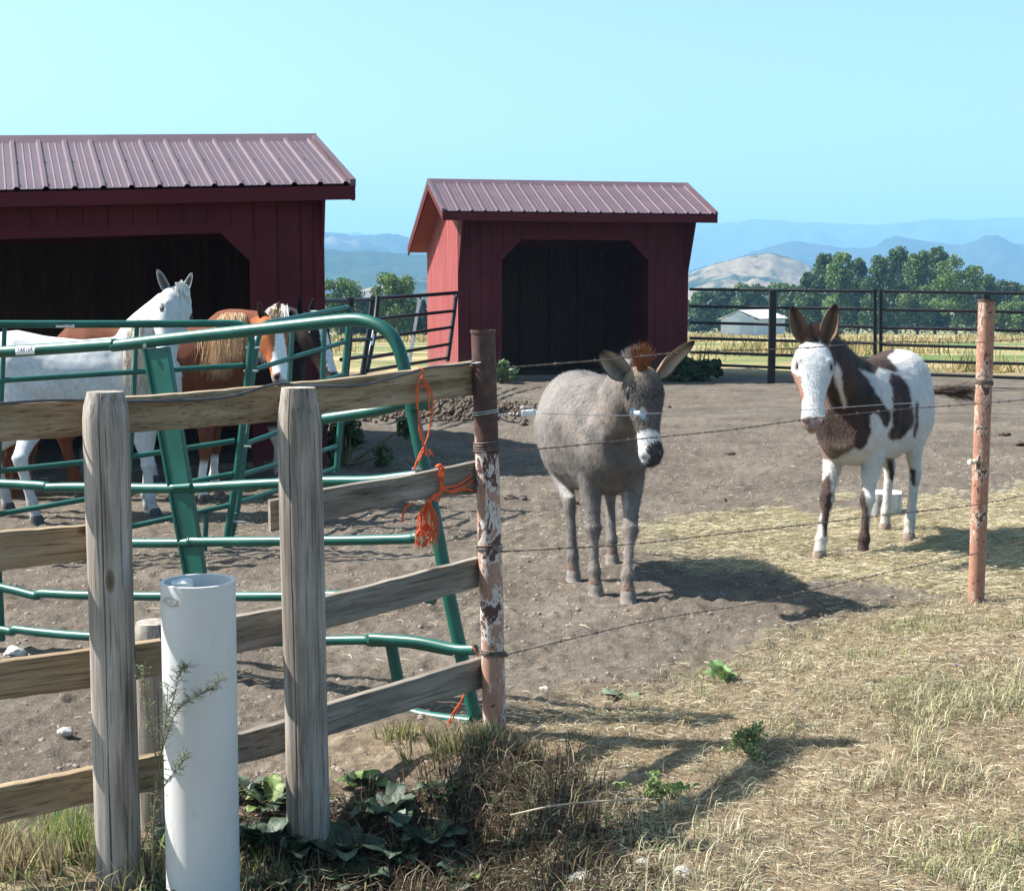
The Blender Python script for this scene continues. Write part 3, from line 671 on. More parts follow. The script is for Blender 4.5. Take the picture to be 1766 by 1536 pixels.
# blend brown rust top into painted base along the height
def rust_two():
    m=M['rust_a']; nt=m.node_tree; b=nt.nodes['Principled BSDF']; src=b.inputs['Base Color'].links[0].from_socket
    tc=nt.nodes.new('ShaderNodeTexCoord'); sp=nt.nodes.new('ShaderNodeSeparateXYZ'); nt.links.new(tc.outputs['Object'],sp.inputs[0])
    n=noise(nt,coords(nt,(1,1,.5)),9,5,.7); ad=nt.nodes.new('ShaderNodeMath'); ad.operation='MULTIPLY_ADD'; ad.inputs[1].default_value=.45; nt.links.new(n,ad.inputs[0]); nt.links.new(sp.outputs[2],ad.inputs[2])
    ad2=nt.nodes.new('ShaderNodeMath'); ad2.operation='MULTIPLY_ADD'; ad2.inputs[1].default_value=.55; nt.links.new(sp.outputs[0],ad2.inputs[0]); nt.links.new(ad.outputs[0],ad2.inputs[2])
    msk=ramp(nt,ad2.outputs[0],[(.0,(0,0,0)),(1,(1,1,1))]); 
    mr=nt.nodes.new('ShaderNodeMapRange'); mr.inputs[1].default_value=1.24; mr.inputs[2].default_value=1.26; nt.links.new(ad2.outputs[0],mr.inputs[0])
    n2=noise(nt,coords(nt,(1,1,1)),30,4); dk=ramp(nt,n2,[(.3,(.045,.026,.022)),(.6,(.085,.045,.036)),(.75,(.13,.075,.058))])
    c=mix(nt,mr.outputs[0],src,dk); nt.links.new(c,b.inputs['Base Color'])
rust_two()
PA_T=P(833,570,5.0); PA_B=Vector((P(855,1280,5.02).x,5.02,.0))
postA=pipe_post(PA_T,PA_B,.0415,M['rust_a'],'dark rusty pipe post with peeling pink paint where the boards end')
PB_T=P(1702,517,6.87); PB_B=P(1683,1036,6.87)
postB=pipe_post(PB_T,PB_B,.0385,M['rust_b'],'salmon painted pipe post standing alone at the right')
def onA(y): f=(y-570)/(1280-570); return PA_T.lerp(PA_B,f)
def onB(y): f=(y-517)/(1036-517); return PB_T.lerp(PB_B,f)
def coil(name,c,ax,r,turns,wr,mat,label,pitch=.006,seed=0,cat='wire wrap'):
    rg=random.Random(seed); pts=[]; n=int(turns*20); u=Vector((1,0,0)); v=Vector((0,1,0))
    for i in range(n):
        a=2*math.pi*i/20; pts.append(c+(u*math.cos(a)+v*math.sin(a))*(r+.003+.002*rg.random())+Vector((0,0,pitch*i/20+math.sin(a+seed)*.006)))
    mb=MB(); mb.tube(pts,wr,6); o=mb.build(name,mat,origin=c); return tag(o,label,cat,'wire wrapped round the pipe posts')
coil('wire_wrap',onA(776),0,.041,4,.0028,M['wire'],'dark wire coiled round the left pipe post at board height',.009,1)
coil('wire_wrap',onA(715),0,.041,2,.0022,M['steel'],'bright galvanised wire loop round the left pipe post beside the white clip',.008,2)
coil('wire_wrap',onA(952),0,.041,2,.0026,M['wire'],'dark wire round the left pipe post above the third board',.012,3)
coil('wire_wrap',onA(1138),0,.041,3,.003,M['wire'],'black wire round the left pipe post at the lowest board',.007,4)
o=coil('wire_wrap',onB(660),0,.038,3,.003,M['wire'],'dark wire band round the salmon pipe post',.007,5)
# ---------------------------------------------------------------- barbed and smooth wires
def strand(name,pts,label,barb=True,r=.0019,mat=None,sag=0,cat='wire',grp='strands of wire between the pipe posts'):
    path=spline(pts,14); mb=MB()
    if barb:
        # two twisted wires
        L=0; P1=[];P2=[]; dense=[]
        for a,b in zip(path[:-1],path[1:]):
            m=max(1,int((b-a).length/.012))
            for i in range(m): dense.append(a.lerp(b,i/m))
        dense.append(path[-1])
        for i,q in enumerate(dense):
            an=i*.9; o=Vector((0,math.cos(an),math.sin(an)))*r*.9; P1.append(q+o);P2.append(q-o)
        mb.tube(P1,r*.75,4,False); mb.tube(P2,r*.75,4,False)
        i=5
        while i<len(dense)-5:
            q=dense[i]; a=random.random()*3.1
            for s in (0,1.9):
                d=Vector((.25*random.uniform(-1,1),math.cos(a+s),math.sin(a+s)))*.012
                mb.tube([q-d,q+d],[r*.35,r*.35],4)
            mb.tube([q-Vector((.005,0,0)),q+Vector((.005,0,0))],r*1.9,6)
            i+=int(random.uniform(8,11))
    else: mb.tube(path,r,6,False)
    o=mb.build(name,mat or M['wire'],origin=pts[0]); return tag(o,label,cat,grp)
def wl(pa,mids,pb,ext=None):
    A=onA(pa)+Vector((.03,-.035,0)); B=onB(pb)+Vector((-.02,-.04,0)); out=[A]
    for (x,y) in mids:
        Y=5+(6.87-5)*np.interp(x,[855,1685],[0,1]) 
        # perspective-true depth along the straight line between posts
        k=(x-CX)/F; t=(k*A.y-A.x)/((B.x-A.x)-k*(B.y-A.y)); Y=A.y+(B.y-A.y)*t; out.append(P(x,y,Y))
    out.append(B)
    if ext: out.append(P(ext[0],ext[1],7.5))
    return out
strand('barbed_wire',wl(634,[(950,628),(1060,619),(1200,606),(1370,601),(1530,590)],588,(1850,576)),'topmost barbed strand passing over the donkey\'s ears')
strand('barbed_wire',wl(777,[(950,772),(1100,757),(1250,742),(1400,722),(1550,706)],692,(1850,682)),'barbed strand crossing the donkey\'s muzzle')
strand('barbed_wire',wl(950,[(960,946),(1100,937),(1250,920),(1400,903),(1550,885)],865,(1850,836)),'barbed strand crossing the animals\' knees')
strand('barbed_wire',wl(1135,[(900,1122),(1000,1098),(1130,1068),(1300,1040),(1430,1010),(1560,980)],950,(1850,915)),'lowest barbed strand just above the straw')
CL=P(912,712,5.12)
WS=wl(716,[(945,713),(1040,716),(1098,716)],688,(1850,678)); WS=WS[1:]
strand('smooth_wire',[P(925,710,5.14)]+WS[:3]+wl(716,[(1120,713),(1250,712),(1400,706),(1550,696)],688,(1850,678))[1:],'shiny smooth electric strand carrying the round metal spool',False,.0014,M['wire_shiny'])
# spool tensioner
def spool():
    c=P(1100,713,5.53); t=thing('wire_tensioner',c,'round galvanised spool strainer hanging on the smooth wire in front of the donkey\'s cheek','wire tensioner')
    ax=Vector((.80,-.55,.1)).normalized(); s=Vector((0,0,1)).cross(ax).normalized(); u=ax.cross(s)
    mb=MB(); mb.tube([c-ax*.017,c+ax*.017],.011,16); mb.build('core',nmat('spool_core_plastic',[(.55,.62,.72),(.6,.66,.75)],20,bs=0,rough=.4),t)
    for sg in (-1,1):
        mb=MB(); n=26; r1=.026
        a0=c+ax*sg*.017
        for d in (0,.0025): pass
        ring=[]; 
        for rr in (.009,.018,.0195,r1): ring.append([a0+(s*math.cos(2*math.pi*k/n)+u*math.sin(2*math.pi*k/n))*rr+ax*sg*(.004 if rr==r1 else 0) for k in range(n)])
        for i in range(3):
            V=ring[i]+ring[i+1]; fs=[(k,(k+1)%n,n+(k+1)%n,n+k) for k in range(n) if not (i==1 and k%2)]
            mb.add(V,fs)
            mb.add([q+ax*sg*.0015 for q in V],fs)
        mb.build('flange',M['steel'],t)
    mb=MB(); mb.tube([c-ax*.025+s*.0,c-ax*.025+s*.03,c+ax*.025+s*.03,c+ax*.025],.002,6); mb.build('hook',M['steel'],t)
spool()
def clip():
    t=thing('insulator_clip',CL,'white plastic insulator clip on the wire just right of the left pipe post','insulator')
    mb=MB(); mb.box(CL,(.052,.026,.022),(Vector((.98,.1,.1)).normalized(),Vector((0,1,0)),Vector((-.1,0,.98)))); mb.build('clip_body',M['plastic_clip'],t,bevel=.003)
    mb=MB()
    for i in range(3): q=CL+Vector((-.014+.012*i,-.012,.001)); mb.box(q,(.003,.006,.018))
    mb.build('ridges',M['plastic_clip'],t)
    mb=MB(); mb.tube(spline([CL+Vector((-.027,0,-.008)),CL+Vector((-.03,-.01,.018)),CL+Vector((-.0,-.015,.026)),CL+Vector((.02,-.01,.012))]),.0022,6); mb.build('wire_bail',M['steel'],t)
    # twisted tail back to the post
    A=onA(715)+Vector((.042,-.01,.002)); pts=[];n=60
    for i in range(n+1):
        f=i/n; q=A.lerp(CL+Vector((-.027,0,-.003)),f)+Vector((0,math.cos(f*38),math.sin(f*38)))*.004; pts.append(q)
    mb=MB(); mb.tube(pts,.0017,5); mb.build('twisted_wire',M['steel'],t)
    mb=MB(); mb.tube(spline([A+Vector((0,0,-.008)),A.lerp(CL,.35)+Vector((0,-.004,-.026)),A.lerp(CL,.7)+Vector((0,-.004,-.03)),CL+Vector((-.026,-.005,-.012))]),.0026,6); mb.build('jumper_cable',M['cable'],t)
clip()
# black cable lying along the top board
def cabl():
    pts=[]
    for x,y in ((-80,702),(0,696),(70,691),(140,690),(230,692),(330,690),(400,683),(455,667),(490,661),(520,665),(600,666),(640,661),(700,645),(740,634),(790,630),(812,627)):
        pts.append(P(x,y,Yb(x)-.012 if not 135<x<222 else Yb(x)-.006))
    mb=MB(); mb.tube(spline(pts,5),.0042,7); tag(mb.build('electric_cable',M['cable'],origin=pts[0]),'thin black cable sagging along the top fence board','cable')
    q=P(812,627,5.0-.02); mb=MB(); mb.tube([q,q+Vector((.035,-.03,.006))],.0016,5); mb.tube([q+Vector((0,0,-.008)),q+Vector((.004,0,.01))],.006,8); tag(mb.build('wire_connector',M['steel'],origin=q),'small bright connector where the black cable meets the pipe post','connector')
cabl()
# orange twine
def twine(name,label,paths,fr=None,r=.0032,mat=None):
    o0=Vector(paths[0][0]); mb=MB()
    for p in paths:
        p=spline(p,7)
        for s in range(2):
            q=[v+Vector((math.cos(i*.8+s*3.14)*r*.6,-.001*s,math.sin(i*.8+s*3.14)*r*.6)) for i,v in enumerate(p)]
            mb.tube(q,r*.62,5)
    if fr:
        for (c,n,L,dx) in fr:
            for i in range(n):
                a=random.uniform(-1,1); x=c+Vector((a*.010,random.uniform(-.012,.0),0)); l=L*random.uniform(.65,1.05); sx=dx*a+random.uniform(-.006,.006)
                mb.tube([x,x+Vector((sx*.8+a*.006,-.004,-l*.4)),x+Vector((sx+random.uniform(-.006,.006),-.003,-l*.75)),x+Vector((sx*.9+random.uniform(-.01,.01),0,-l))],[.0016,.0014,.0011,.0007],4,False)
    return tag(mb.build(name,M['twine'],origin=o0),label,'twine','orange baling twine tied on the fence')
def Q(x,y,off=-.02): return P(x,y,Yb(x)+off)
twine('baling_twine','long orange twine loop hanging over the top board',[
 [Q(722,633,.03),Q(728,636),Q(730,650),Q(734,664),Q(722,668),Q(720,690),Q(722,716),Q(724,745),Q(731,772),Q(727,785),Q(720,800),Q(712,811,.01)],
 [Q(730,655),Q(740,668),Q(746,690),Q(744,720),Q(738,752),Q(731,770),Q(724,784),Q(715,806)],
 [Q(729,648),Q(722,658),Q(718,680),Q(724,730),Q(733,776),Q(738,786)],
 [Q(730,655),Q(738,675),Q(740,700),Q(746,708)]],[(Q(735,774),6,.028,.01)],r=.0028)
twine('baling_twine','thick orange twine knot with a frayed tassel on the second board',[
 [Q(752,804,.03),Q(758,801),Q(765,806),Q(764,825),Q(761,848),Q(757,862),Q(750,862),Q(745,858)],
 [Q(757,803),Q(760,830),Q(758,850),Q(748,858),Q(738,868),Q(735,890),Q(737,915)],
 [Q(762,806),Q(763,840),Q(757,850),Q(742,860),Q(728,880),Q(726,905),Q(730,925)],
 [Q(760,840),Q(775,846),Q(790,842),Q(805,836),Q(815,828,0)],[Q(760,842),Q(780,848),Q(800,843),Q(818,846,0)],
 [Q(760,840),Q(784,838),Q(802,828),Q(812,820,0)],[Q(750,850),Q(742,868),Q(744,900),Q(742,930)],
 [Q(712,868,.02),Q(702,872),Q(696,884),Q(694,900)]],[(Q(738,868),26,.135,.02),(Q(735,905),30,.085,.024)],r=.0036)
def twlow():
    z=lambda x,y,Y=5.06:P(x,y,Y)
    twine('baling_twine','short orange twine tail under the lowest board by the gate foot',[[z(812,1110,4.96),z(820,1122,4.95),z(826,1132,4.95)],[z(804,1190),z(794,1212),z(784,1232),z(775,1252)],[z(803,1190),z(797,1206),z(782,1228),z(772,1248)]],r=.0028)
twlow()
# ---------------------------------------------------------------- green gates
GY=lambda x:float(np.interp(x,[-120,0,330,800,880],[6.35,6.2,5.75,5.2,5.12]))
def gp(x,y,d=0): return P(x,y,GY(x)+d)
def label_plate(parent,c,w_,h_,dirv,text,up=Vector((0,0,1)),nrm=None,r=.0,name='sticker'):
    dirv=dirv.normalized(); nr=nrm or dirv.cross(up).normalized(); up=nr.cross(dirv).normalized()*1
    if up.z<0: up=-up
    mb=MB(); N=8; V=[]
    for i in range(N+1):
        a=(-.5+i/N)*h_/r
        for s in (-.5,.5): V.append(c+dirv*(w_*s)+up*math.sin(a)*(r+.0012)+nr*math.cos(a)*(r+.0012))
    mb.add(V,[(2*i,2*i+1,2*i+3,2*i+2) for i in range(N)],True)
    o=mb.build(name,M['label_white'],parent)
    if text:
        cu=bpy.data.curves.new('lettering','FONT'); cu.body=text; cu.size=h_*.66; cu.align_x='CENTER'; cu.align_y='CENTER'; cu.offset=h_*.012; cu.space_character=1.15
        to=bpy.data.objects.new('tmp',cu); COL.objects.link(to); dg=bpy.context.evaluated_depsgraph_get(); me=bpy.data.meshes.new_from_object(to.evaluated_get(dg)); bpy.data.objects.remove(to)
        import bmesh
        bm=bmesh.new(); bm.from_mesh(me); bmesh.ops.triangulate(bm,faces=bm.faces); bmesh.ops.subdivide_edges(bm,edges=bm.edges,cuts=4,use_grid_fill=True); bm.to_mesh(me); bm.free()
        co=np.empty(len(me.vertices)*3); me.vertices.foreach_get('co',co); co=co.reshape(-1,3); wmax=np.abs(co[:,0]).max(); co[:,0]*=w_*.42/wmax
        a=co[:,1]/r; rr=r+.0022
        W_=np.array(c)+co[:,:1]*np.array(dirv)+np.sin(a)[:,None]*rr*np.array(up)+np.cos(a)[:,None]*rr*np.array(nr)
        me.vertices.foreach_set('co',W_.ravel()); me.update(); me.name='lettering'; link_mesh('lettering',me,M['label_ink'],parent)
    return o
def ptube(t,name,pts,r,d=0,smooth=True,mat=None,f=gp):
    path=[f(*p[:2],(p[2] if len(p)>2 else 0)+d) for p in pts]
    mb=MB(); mb.tube(spline(path,5) if smooth else path,r,14); return mb.build(name,mat or M['green'],t)
gate=thing('bow_gate',P(560,1240,5.4),'big bent green tube gate with a broad curved corner close behind the board fence','gate')
ptube(gate,'frame_tube',[(-110,612),(0,607),(110,600),(195,594),(200,596),(300,584),(430,570),(520,560),(585,553),(620,552),(650,560),(672,575),(686,597),(694,622),(700,650),(705,690)],.0245)
ptube(gate,'rail',[(-110,832),(0,834),(75,838),(84,841),(135,840),(300,842),(420,836),(560,830),(640,829),(700,822),(760,815)],.0205)
ptube(gate,'rail',[(-110,930),(0,933),(200,936),(320,936),(330,932),(345,934),(560,932),(700,929),(716,926),(734,936)],.0195)
ptube(gate,'rail',[(-110,985),(0,1012),(30,1019),(62,1027),(72,1023),(140,1026),(300,1028),(480,1028),(560,1026),(610,1026),(700,1024),(750,1034)],.0190)
ptube(gate,'rail',[(-110,1078),(0,1086),(20,1089),(26,1085),(60,1089),(140,1096),(300,1104),(470,1106),(560,1104),(630,1103),(640,1106),(700,1108),(780,1122)],.0190)
ptube(gate,'rail',[(640,1100,-.03),(720,1106,-.03),(785,1119,-.03),(820,1120,-.04)],.020)
ptube(gate,'frame_tube',[(560,722),(600,716),(660,706),(700,694)],.021)
ptube(gate,'leg',[(707,688),(722,760),(745,870),(775,1030),(796,1130),(822,1250)],.0255,smooth=False)
ptube(gate,'leg',[(674,1108,.05),(682,1150,.05),(694,1210,.05)],.023,smooth=False)
ptube(gate,'foot',[(690,1216,.02),(712,1228,.0),(745,1236,-.02),(812,1244,-.03)],.020)
mb=MB(); q=gp(727,698,-.02); mb.box(q,(.085,.05,.035)); mb.build('latch_bracket',M['green'],gate,bevel=.004)
mb=MB(); q=gp(722,808,-.02); mb.box(q,(.05,.03,.006)); mb.build('latch_plate',M['steel'],gate)
mb=MB(); mb.tube([gp(249,602,-.012),gp(319,990,-.012)],.009,8)
A=[gp(249,602,-.012),gp(288,598,-.012),gp(352,990,-.012),gp(319,990,-.012)]; mb.prism(A,Vector((.3,.95,0))*.03); mb.build('flat_upright',M['green'],gate,bevel=.004)
mb=MB(); q=gp(250,596,-.03); mb.tube([q,q+Vector((0,-.008,0))],.009,8); mb.build('bolt',M['steel'],gate)
mb=MB(); mb.tube([gp(300,840,-.02),gp(330,838,-.04)],.012,8); mb.build('weld_dent',M['green'],gate)
ptube(gate,'upright',[(-2,985),(2,1060),(4,1105)],.013,.03,False)
label_plate(gate,gp(48,605),.105,.045,gp(80,603)-gp(10,607),'TARTER',nrm=Vector((-.15,-.95,.30)).normalized(),r=.0250)
# second green panel
pan=thing('corral_panel',P(300,960,8.75),'green corral panel running along the near side of the white horse','corral panel')
f2=lambda x,y,d=0:P(x,y,float(np.interp(x,[-120,420],[8.3,8.8]))+d)
def p2(name,pts,r=.0225,smooth=False): return ptube(pan,name,pts,r,0,smooth,f=f2)
p2('top_rail',[(-110,559),(0,559),(200,559),(340,558),(400,558),(418,562),(430,573),(434,590)],.0225,True)
p2('upright',[(434,588),(424,690),(408,820),(388,950)],.0225)
p2('upright',[(236,565),(230,700),(222,850),(216,935)],.0135)
p2('upright',[(8,565),(2,700),(-4,850),(-8,935)],.0135)
for a in ([(-110,660),(0,656),(235,641),(420,630)],[(-110,825),(0,812),(140,797),(222,788),(405,760)],[(222,850),(320,832),(402,817)],[(-110,905),(0,886),(140,862),(222,850)],[(-110,740),(0,730),(410,695)],[(225,908),(300,892),(396,871)],[(-110,970),(0,950),(225,908)]): p2('rail',a,.0165)
p2('leg',[(356,885),(352,960)],.0165)
label_plate(pan,f2(115,560),.105,.036,f2(160,560)-f2(60,560),'TARTER',nrm=Vector((-.1,-.99,.08)).normalized(),r=.0232)
mb=MB(); mb.tube(spline([f2(352,940),f2(356,958),f2(372,964)]),.016,8); mb.build('foot',M['green'],pan)
pan3=thing('corral_panel',P(480,960,9),'green corral panel angled away to the right in front of the horses\' heads','corral panel')
f3=lambda x,y,d=0:P(x,y,float(np.interp(x,[400,600],[8.85,10.5]))+d)
def p3(name,pts,r=.0225,smooth=False,mat=None): return ptube(pan3,name,pts,r,0,smooth,f=f3,mat=mat)
p3('upright',[(398,925),(410,870),(420,780),(438,620),(446,578),(454,562),(470,557)],.0215,True)
p3('top_rail',[(462,558),(520,547),(600,531)],.0225)
p3('upright',[(604,530),(598,600),(590,690),(580,815)],.0225)
for x0,x1 in ((505,488),(560,548)): 
    mb=MB(); mb.bar(f3(x0,552),f3(x1,845),.012,.045); mb.build('upright',M['green'],pan3)
for a in ([(440,637),(500,618),(600,588)],[(434,700),(596,644)],[(424,765),(480,745),(586,704)],[(416,819),(580,770)],[(409,867),(480,845),(576,808)]): p3('rail',a,.0165)
mb=MB()
for (x,y) in ((432,600),(428,640),(423,700),(416,770),(410,830),(405,900)): q=f3(x-8,y,-.02); mb.tube([q,q+Vector((.09,0,0))],.008,6)
mb.build('hinge_pins',M['steel'],pan3)
mb=MB(); q=[f3(404-3,885+i*1.0)+Vector((math.cos(i*.9)*.028,math.sin(i*.9)*.028,0)) for i in range(55)]; mb.tube(q,.004,5); mb.build('chain',M['green'],pan3)
label_plate(pan3,f3(422,737),.07,.04,f3(424,720)-f3(420,755),None,up=Vector((1,0,0)),nrm=Vector((-.1,-.99,.1)).normalized(),r=.0228)
# black panels in the gap
blk=thing('steel_corral_fence',P(700,640,21),'black corral panel tipped up against the front corner of the small shed','corral panel')
f4=lambda x,y,d=0:P(x,y,float(np.interp(x,[620,790],[18.5,24.6]))+d)
def p4(t,name,pts,r=.03,mat=None,smooth=False): return ptube(t,name,pts,r,0,smooth,mat=mat or M['black_metal'],f=f4)
p4(blk,'top_rail',[(652,514),(720,510),(786,505)],.030)
for a in ([(642,551),(783,536)],[(640,584),(720,573),(779,564)],[(636,617),(776,593)],[(632,640),(773,617)]): p4(blk,'rail',a,.026)
p4(blk,'upright',[(787,503),(783,540),(772,622)],.036); p4(blk,'upright',[(652,512),(646,570),(632,640)],.038)
mb=MB(); mb.bar(f4(724,512),f4(706,625),.05,.012); mb.build('brace',nmat('grey_steel_bar',[(.09,.10,.12),(.16,.17,.19)],8,rough=.4),blk)
mb=MB(); q=f4(785,509,-.04); mb.tube([q,q+Vector((.0,-.03,0))],.03,8); mb.build('clamp',M['steel'],blk)
label_plate(blk,f4(640,585),.18,.09,f4(641,575)-f4(638,595),None,up=Vector((1,0,0)),nrm=Vector((0,-1,.1)).normalized(),r=.040)
bl2=thing('steel_corral_fence',P(600,650,17),'black corral panel between the long shed and the double upright','corral panel')
f5=lambda x,y,d=0:P(x,y,float(np.interp(x,[540,650],[16.5,18.2]))+d)
for a in ([(540,519),(600,518),(644,516)],[(590,587),(640,585)],[(588,620),(634,614)],[(585,655),(630,645)],[(592,552),(642,550)]):
    ptube(bl2,'rail',a,.024,0,False,M['black_metal'],f5)
ptube(bl2,'upright',[(643,512),(637,570),(624,650)],.034,0,False,M['black_metal'],f5)
ptube(bl2,'upright',[(605,513),(604,540),(600,600),(590,700),(583,800)],.03,0,False,M['black_metal'],lambda x,y,d=0:P(x,y,11.2+d))
mb=MB(); q=f5(602,527); mb.box(q,(.06,.05,.05)); mb.build('clamp',M['steel'],bl2)
# right black fence : separate panels
def bf(label,x0,x1,Y0,Y1,L,Rr,ups):
    t=thing('black_rail_fence',P((x0+x1)/2,645,(Y0+Y1)/2),label,'fence','black rail panels on the far side of the paddock')
    f=lambda x,y,d=0:P(x,y,float(np.interp(x,[x0,x1],[Y0,Y1]))+d)
    for a,b in zip(L,Rr): ptube(t,'rail',[(x0,a),(x1,b)],.026,0,False,M['black_metal'],f)
    for (x,a,b,w_) in ups:
        mb=MB(); mb.bar(f(x,a),f(x,b),w_,w_*.8,Vector((0,1,0))); mb.build('upright',M['black_metal'],t,bevel=.006)
    return t
bf('black six rail fence panel from the small shed to the double upright',1190,1509,26.2,24.6,[499,528,556,583,607,628],[502,533,564,592,618,640],[(1509,498,645,.055)])
bf('black six rail fence panel passing behind the salmon pipe post',1519,1830,24.6,23.2,[502,534,565,594,621,643],[507,539,571,603,629,654],[(1519,498,645,.055)])
for (x,y0,y1,Y,lb,w_) in ((1333,500,633,25.4,'square black post carrying the fence behind the pinto mule\'s left ear',.12),(1701,508,650,23.3,'black post whose cap shows above the salmon pipe post',.11)):
    mb=MB(); a=P(x,y0,Y-.07); b=a.copy(); b.z=-.3; mb.bar(a,b,w_,w_,Vector((0,1,0))); tag(mb.build('square_post',M['black_metal'],origin=b,bevel=.01),lb,'fence post')
# insulator on the salmon post
q=P(1676,796,6.83); mb=MB(); mb.tube([q+Vector((.03,.02,0)),q],.009,10); mb.tube([q+Vector((-.004,0,0)),q+Vector((-.016,-.006,0))],.012,10); mb.tube([q+Vector((.008,0,0)),q+Vector((.014,0,0))],.013,10)
tag(mb.build('ring_insulator',nmat('cream_insulator',[(.55,.5,.38),(.62,.57,.45)],20,bs=0,rough=.5),origin=q),'small cream knob insulator sticking out left of the salmon post','insulator')
# ---------------------------------------------------------------- white pipe
def wpipe():
    Y=3.73; T=P(341.5,1001,Y); B=Vector((P(349,1500,Y).x,Y,-.25)); r=.0965; t=thing('white_pipe',Vector((B.x,Y,-.02)),'upright white plastic pipe with an open top between the wooden posts','pipe')
    n=64; mb=MB(); rows=14; V=[]
    def ring(f,rr): 
        c=T.lerp(B,f); return [c+Vector((math.cos(2*math.pi*k/n)*rr,math.sin(2*math.pi*k/n)*rr,0)) for k in range(n)]
    seq=[(i/rows,r) for i in range(rows+1)][::-1]+[(0.0,r*.9)]+[(.01,r*.9),(.10,r*.9)]
    for f,rr in seq: V+=ring(f,rr)
    Fq=[(i*n+k,i*n+(k+1)%n,(i+1)*n+(k+1)%n,(i+1)*n+k) for i in range(len(seq)-1) for k in range(n)]
    mb.add(V,Fq,True); o=mb.build('pipe_wall',M['plastic_white'],t); o.modifiers.new('b','EDGE_SPLIT').split_angle=R(40)
    mb=MB(); mb.add(ring(.03,r*.899),[tuple(range(n))]); mb.build('inner_disc',M['plastic_dirt'],t)
    mb=MB(); c=T+Vector((-.035,-.03,-.02)); mb.tube([c,c+Vector((0,0,.024))],[.03,.028],18); c2=c+Vector((.01,.0,.024)); mb.tube([c2,c2+Vector((0,0,.006))],[.02,.016],14); mb.build('inner_cap',M['plastic_white'],t)
    a=R(-90-32-0); ctr=T.lerp(B,.036); pts=[]; N=20; mb=MB()
    for ring_ in (1.0,.78):
        for k in range(N):
            th=2*math.pi*k/N; du=math.cos(th)*.026*ring_; dz=math.sin(th)*.011*ring_
            an=R(-123)+du/r; pts.append(Vector((ctr.x+math.cos(an)*(r+.004),Y+math.sin(an)*(r+.004),ctr.z+dz)))
    inner=[Vector(((p.x-ctr.x)*.985+ctr.x,(p.y-Y)*.985+Y,p.z)) for p in pts[:N]]
    mb.add(pts+inner,[(k,(k+1)%N,N+(k+1)%N,N+k) for k in range(N)]+[(k,(k+1)%N,2*N+(k+1)%N,2*N+k) for k in range(N)]); mb.build('tag_rim',M['steel'],t)
    mb=MB(); mb.add(pts[N:],[tuple(range(N))]); mb.build('oval_tag',nmat('tag_face',[(.35,.34,.33),(.55,.54,.52)],60,bs=.1,rough=.4,metal=.3),t)
wpipe()
# stump
def stump():
    c=G(1523,888); r=.105*1.25; t=thing('log_stump',c,'pale cut log stump standing behind the pinto mule\'s hind leg','log'); mb=MB(); n=40; V=[]; h=.165
    for i,z in enumerate((-.05,.03,.09,.14,h)):
        for k in range(n):
            a=2*math.pi*k/n; rr=r*.92*(1+.03*math.sin(3*a+1)+.03*math.sin(8*a))*(1.03-.03*i/4)/(abs(math.cos(a+.2))**5+abs(math.sin(a+.2))**5)**.2; V.append(c+Vector((math.cos(a)*rr,math.sin(a)*rr,z)))
    mb.add(V,[(i*n+k,i*n+(k+1)%n,(i+1)*n+(k+1)%n,(i+1)*n+k) for i in range(4) for k in range(n)],True); mb.build('bark_side',M['stump'],t)
    mb=MB(); mb.add(V[-n:],[tuple(range(n))]); mb.build('cut_top',nmat('weathered_cut_top',[(.5,.48,.45),(.68,.66,.63)],20,bs=.3),t)
stump()
# ---------------------------------------------------------------- animals
def sweep(V,Fs,rings,n=20,exp=2.0):
    """rings: (centre, halfw, halfh, side vec, up vec[, egg])"""
    b=len(V)
    for rg in rings:
        c,w_,h,s,u=rg[:5]; egg=rg[5] if len(rg)>5 else 0
        for k in range(n):
            a=2*math.pi*k/n; ca,sa=math.cos(a),math.sin(a)
            x=math.copysign(abs(ca)**(2/exp),ca)*w_; y=math.copysign(abs(sa)**(2/exp),sa)*h
            x*=1-egg*math.sin(a)
            V.append(c+s*x+u*y)
    m=len(rings)
    for i in range(m-1):
        for k in range(n): Fs.append((b+i*n+k,b+i*n+(k+1)%n,b+(i+1)*n+(k+1)%n,b+(i+1)*n+k))
    Fs.append(tuple(b+k for k in range(n))[::-1]); Fs.append(tuple(b+(m-1)*n+k for k in range(n)))
def remeshed(V,Fs,vox,smooth):
    import bmesh
    me=bpy.data.meshes.new('tmp'); me.from_pydata([tuple(v) for v in V],[],Fs)
    bm=bmesh.new(); bm.from_mesh(me); bmesh.ops.recalc_face_normals(bm,faces=bm.faces); bm.to_mesh(me); bm.free()
    o=bpy.data.objects.new('tmp',me); COL.objects.link(o)
    r=o.modifiers.new('r','REMESH'); r.mode='VOXEL'; r.voxel_size=vox; r.adaptivity=0
    s=o.modifiers.new('s','SMOOTH'); s.factor=.5; s.iterations=smooth
    dg=bpy.context.evaluated_depsgraph_get(); dg.update(); out=bpy.data.meshes.new_from_object(o.evaluated_get(dg)); bpy.data.objects.remove(o)
    return out
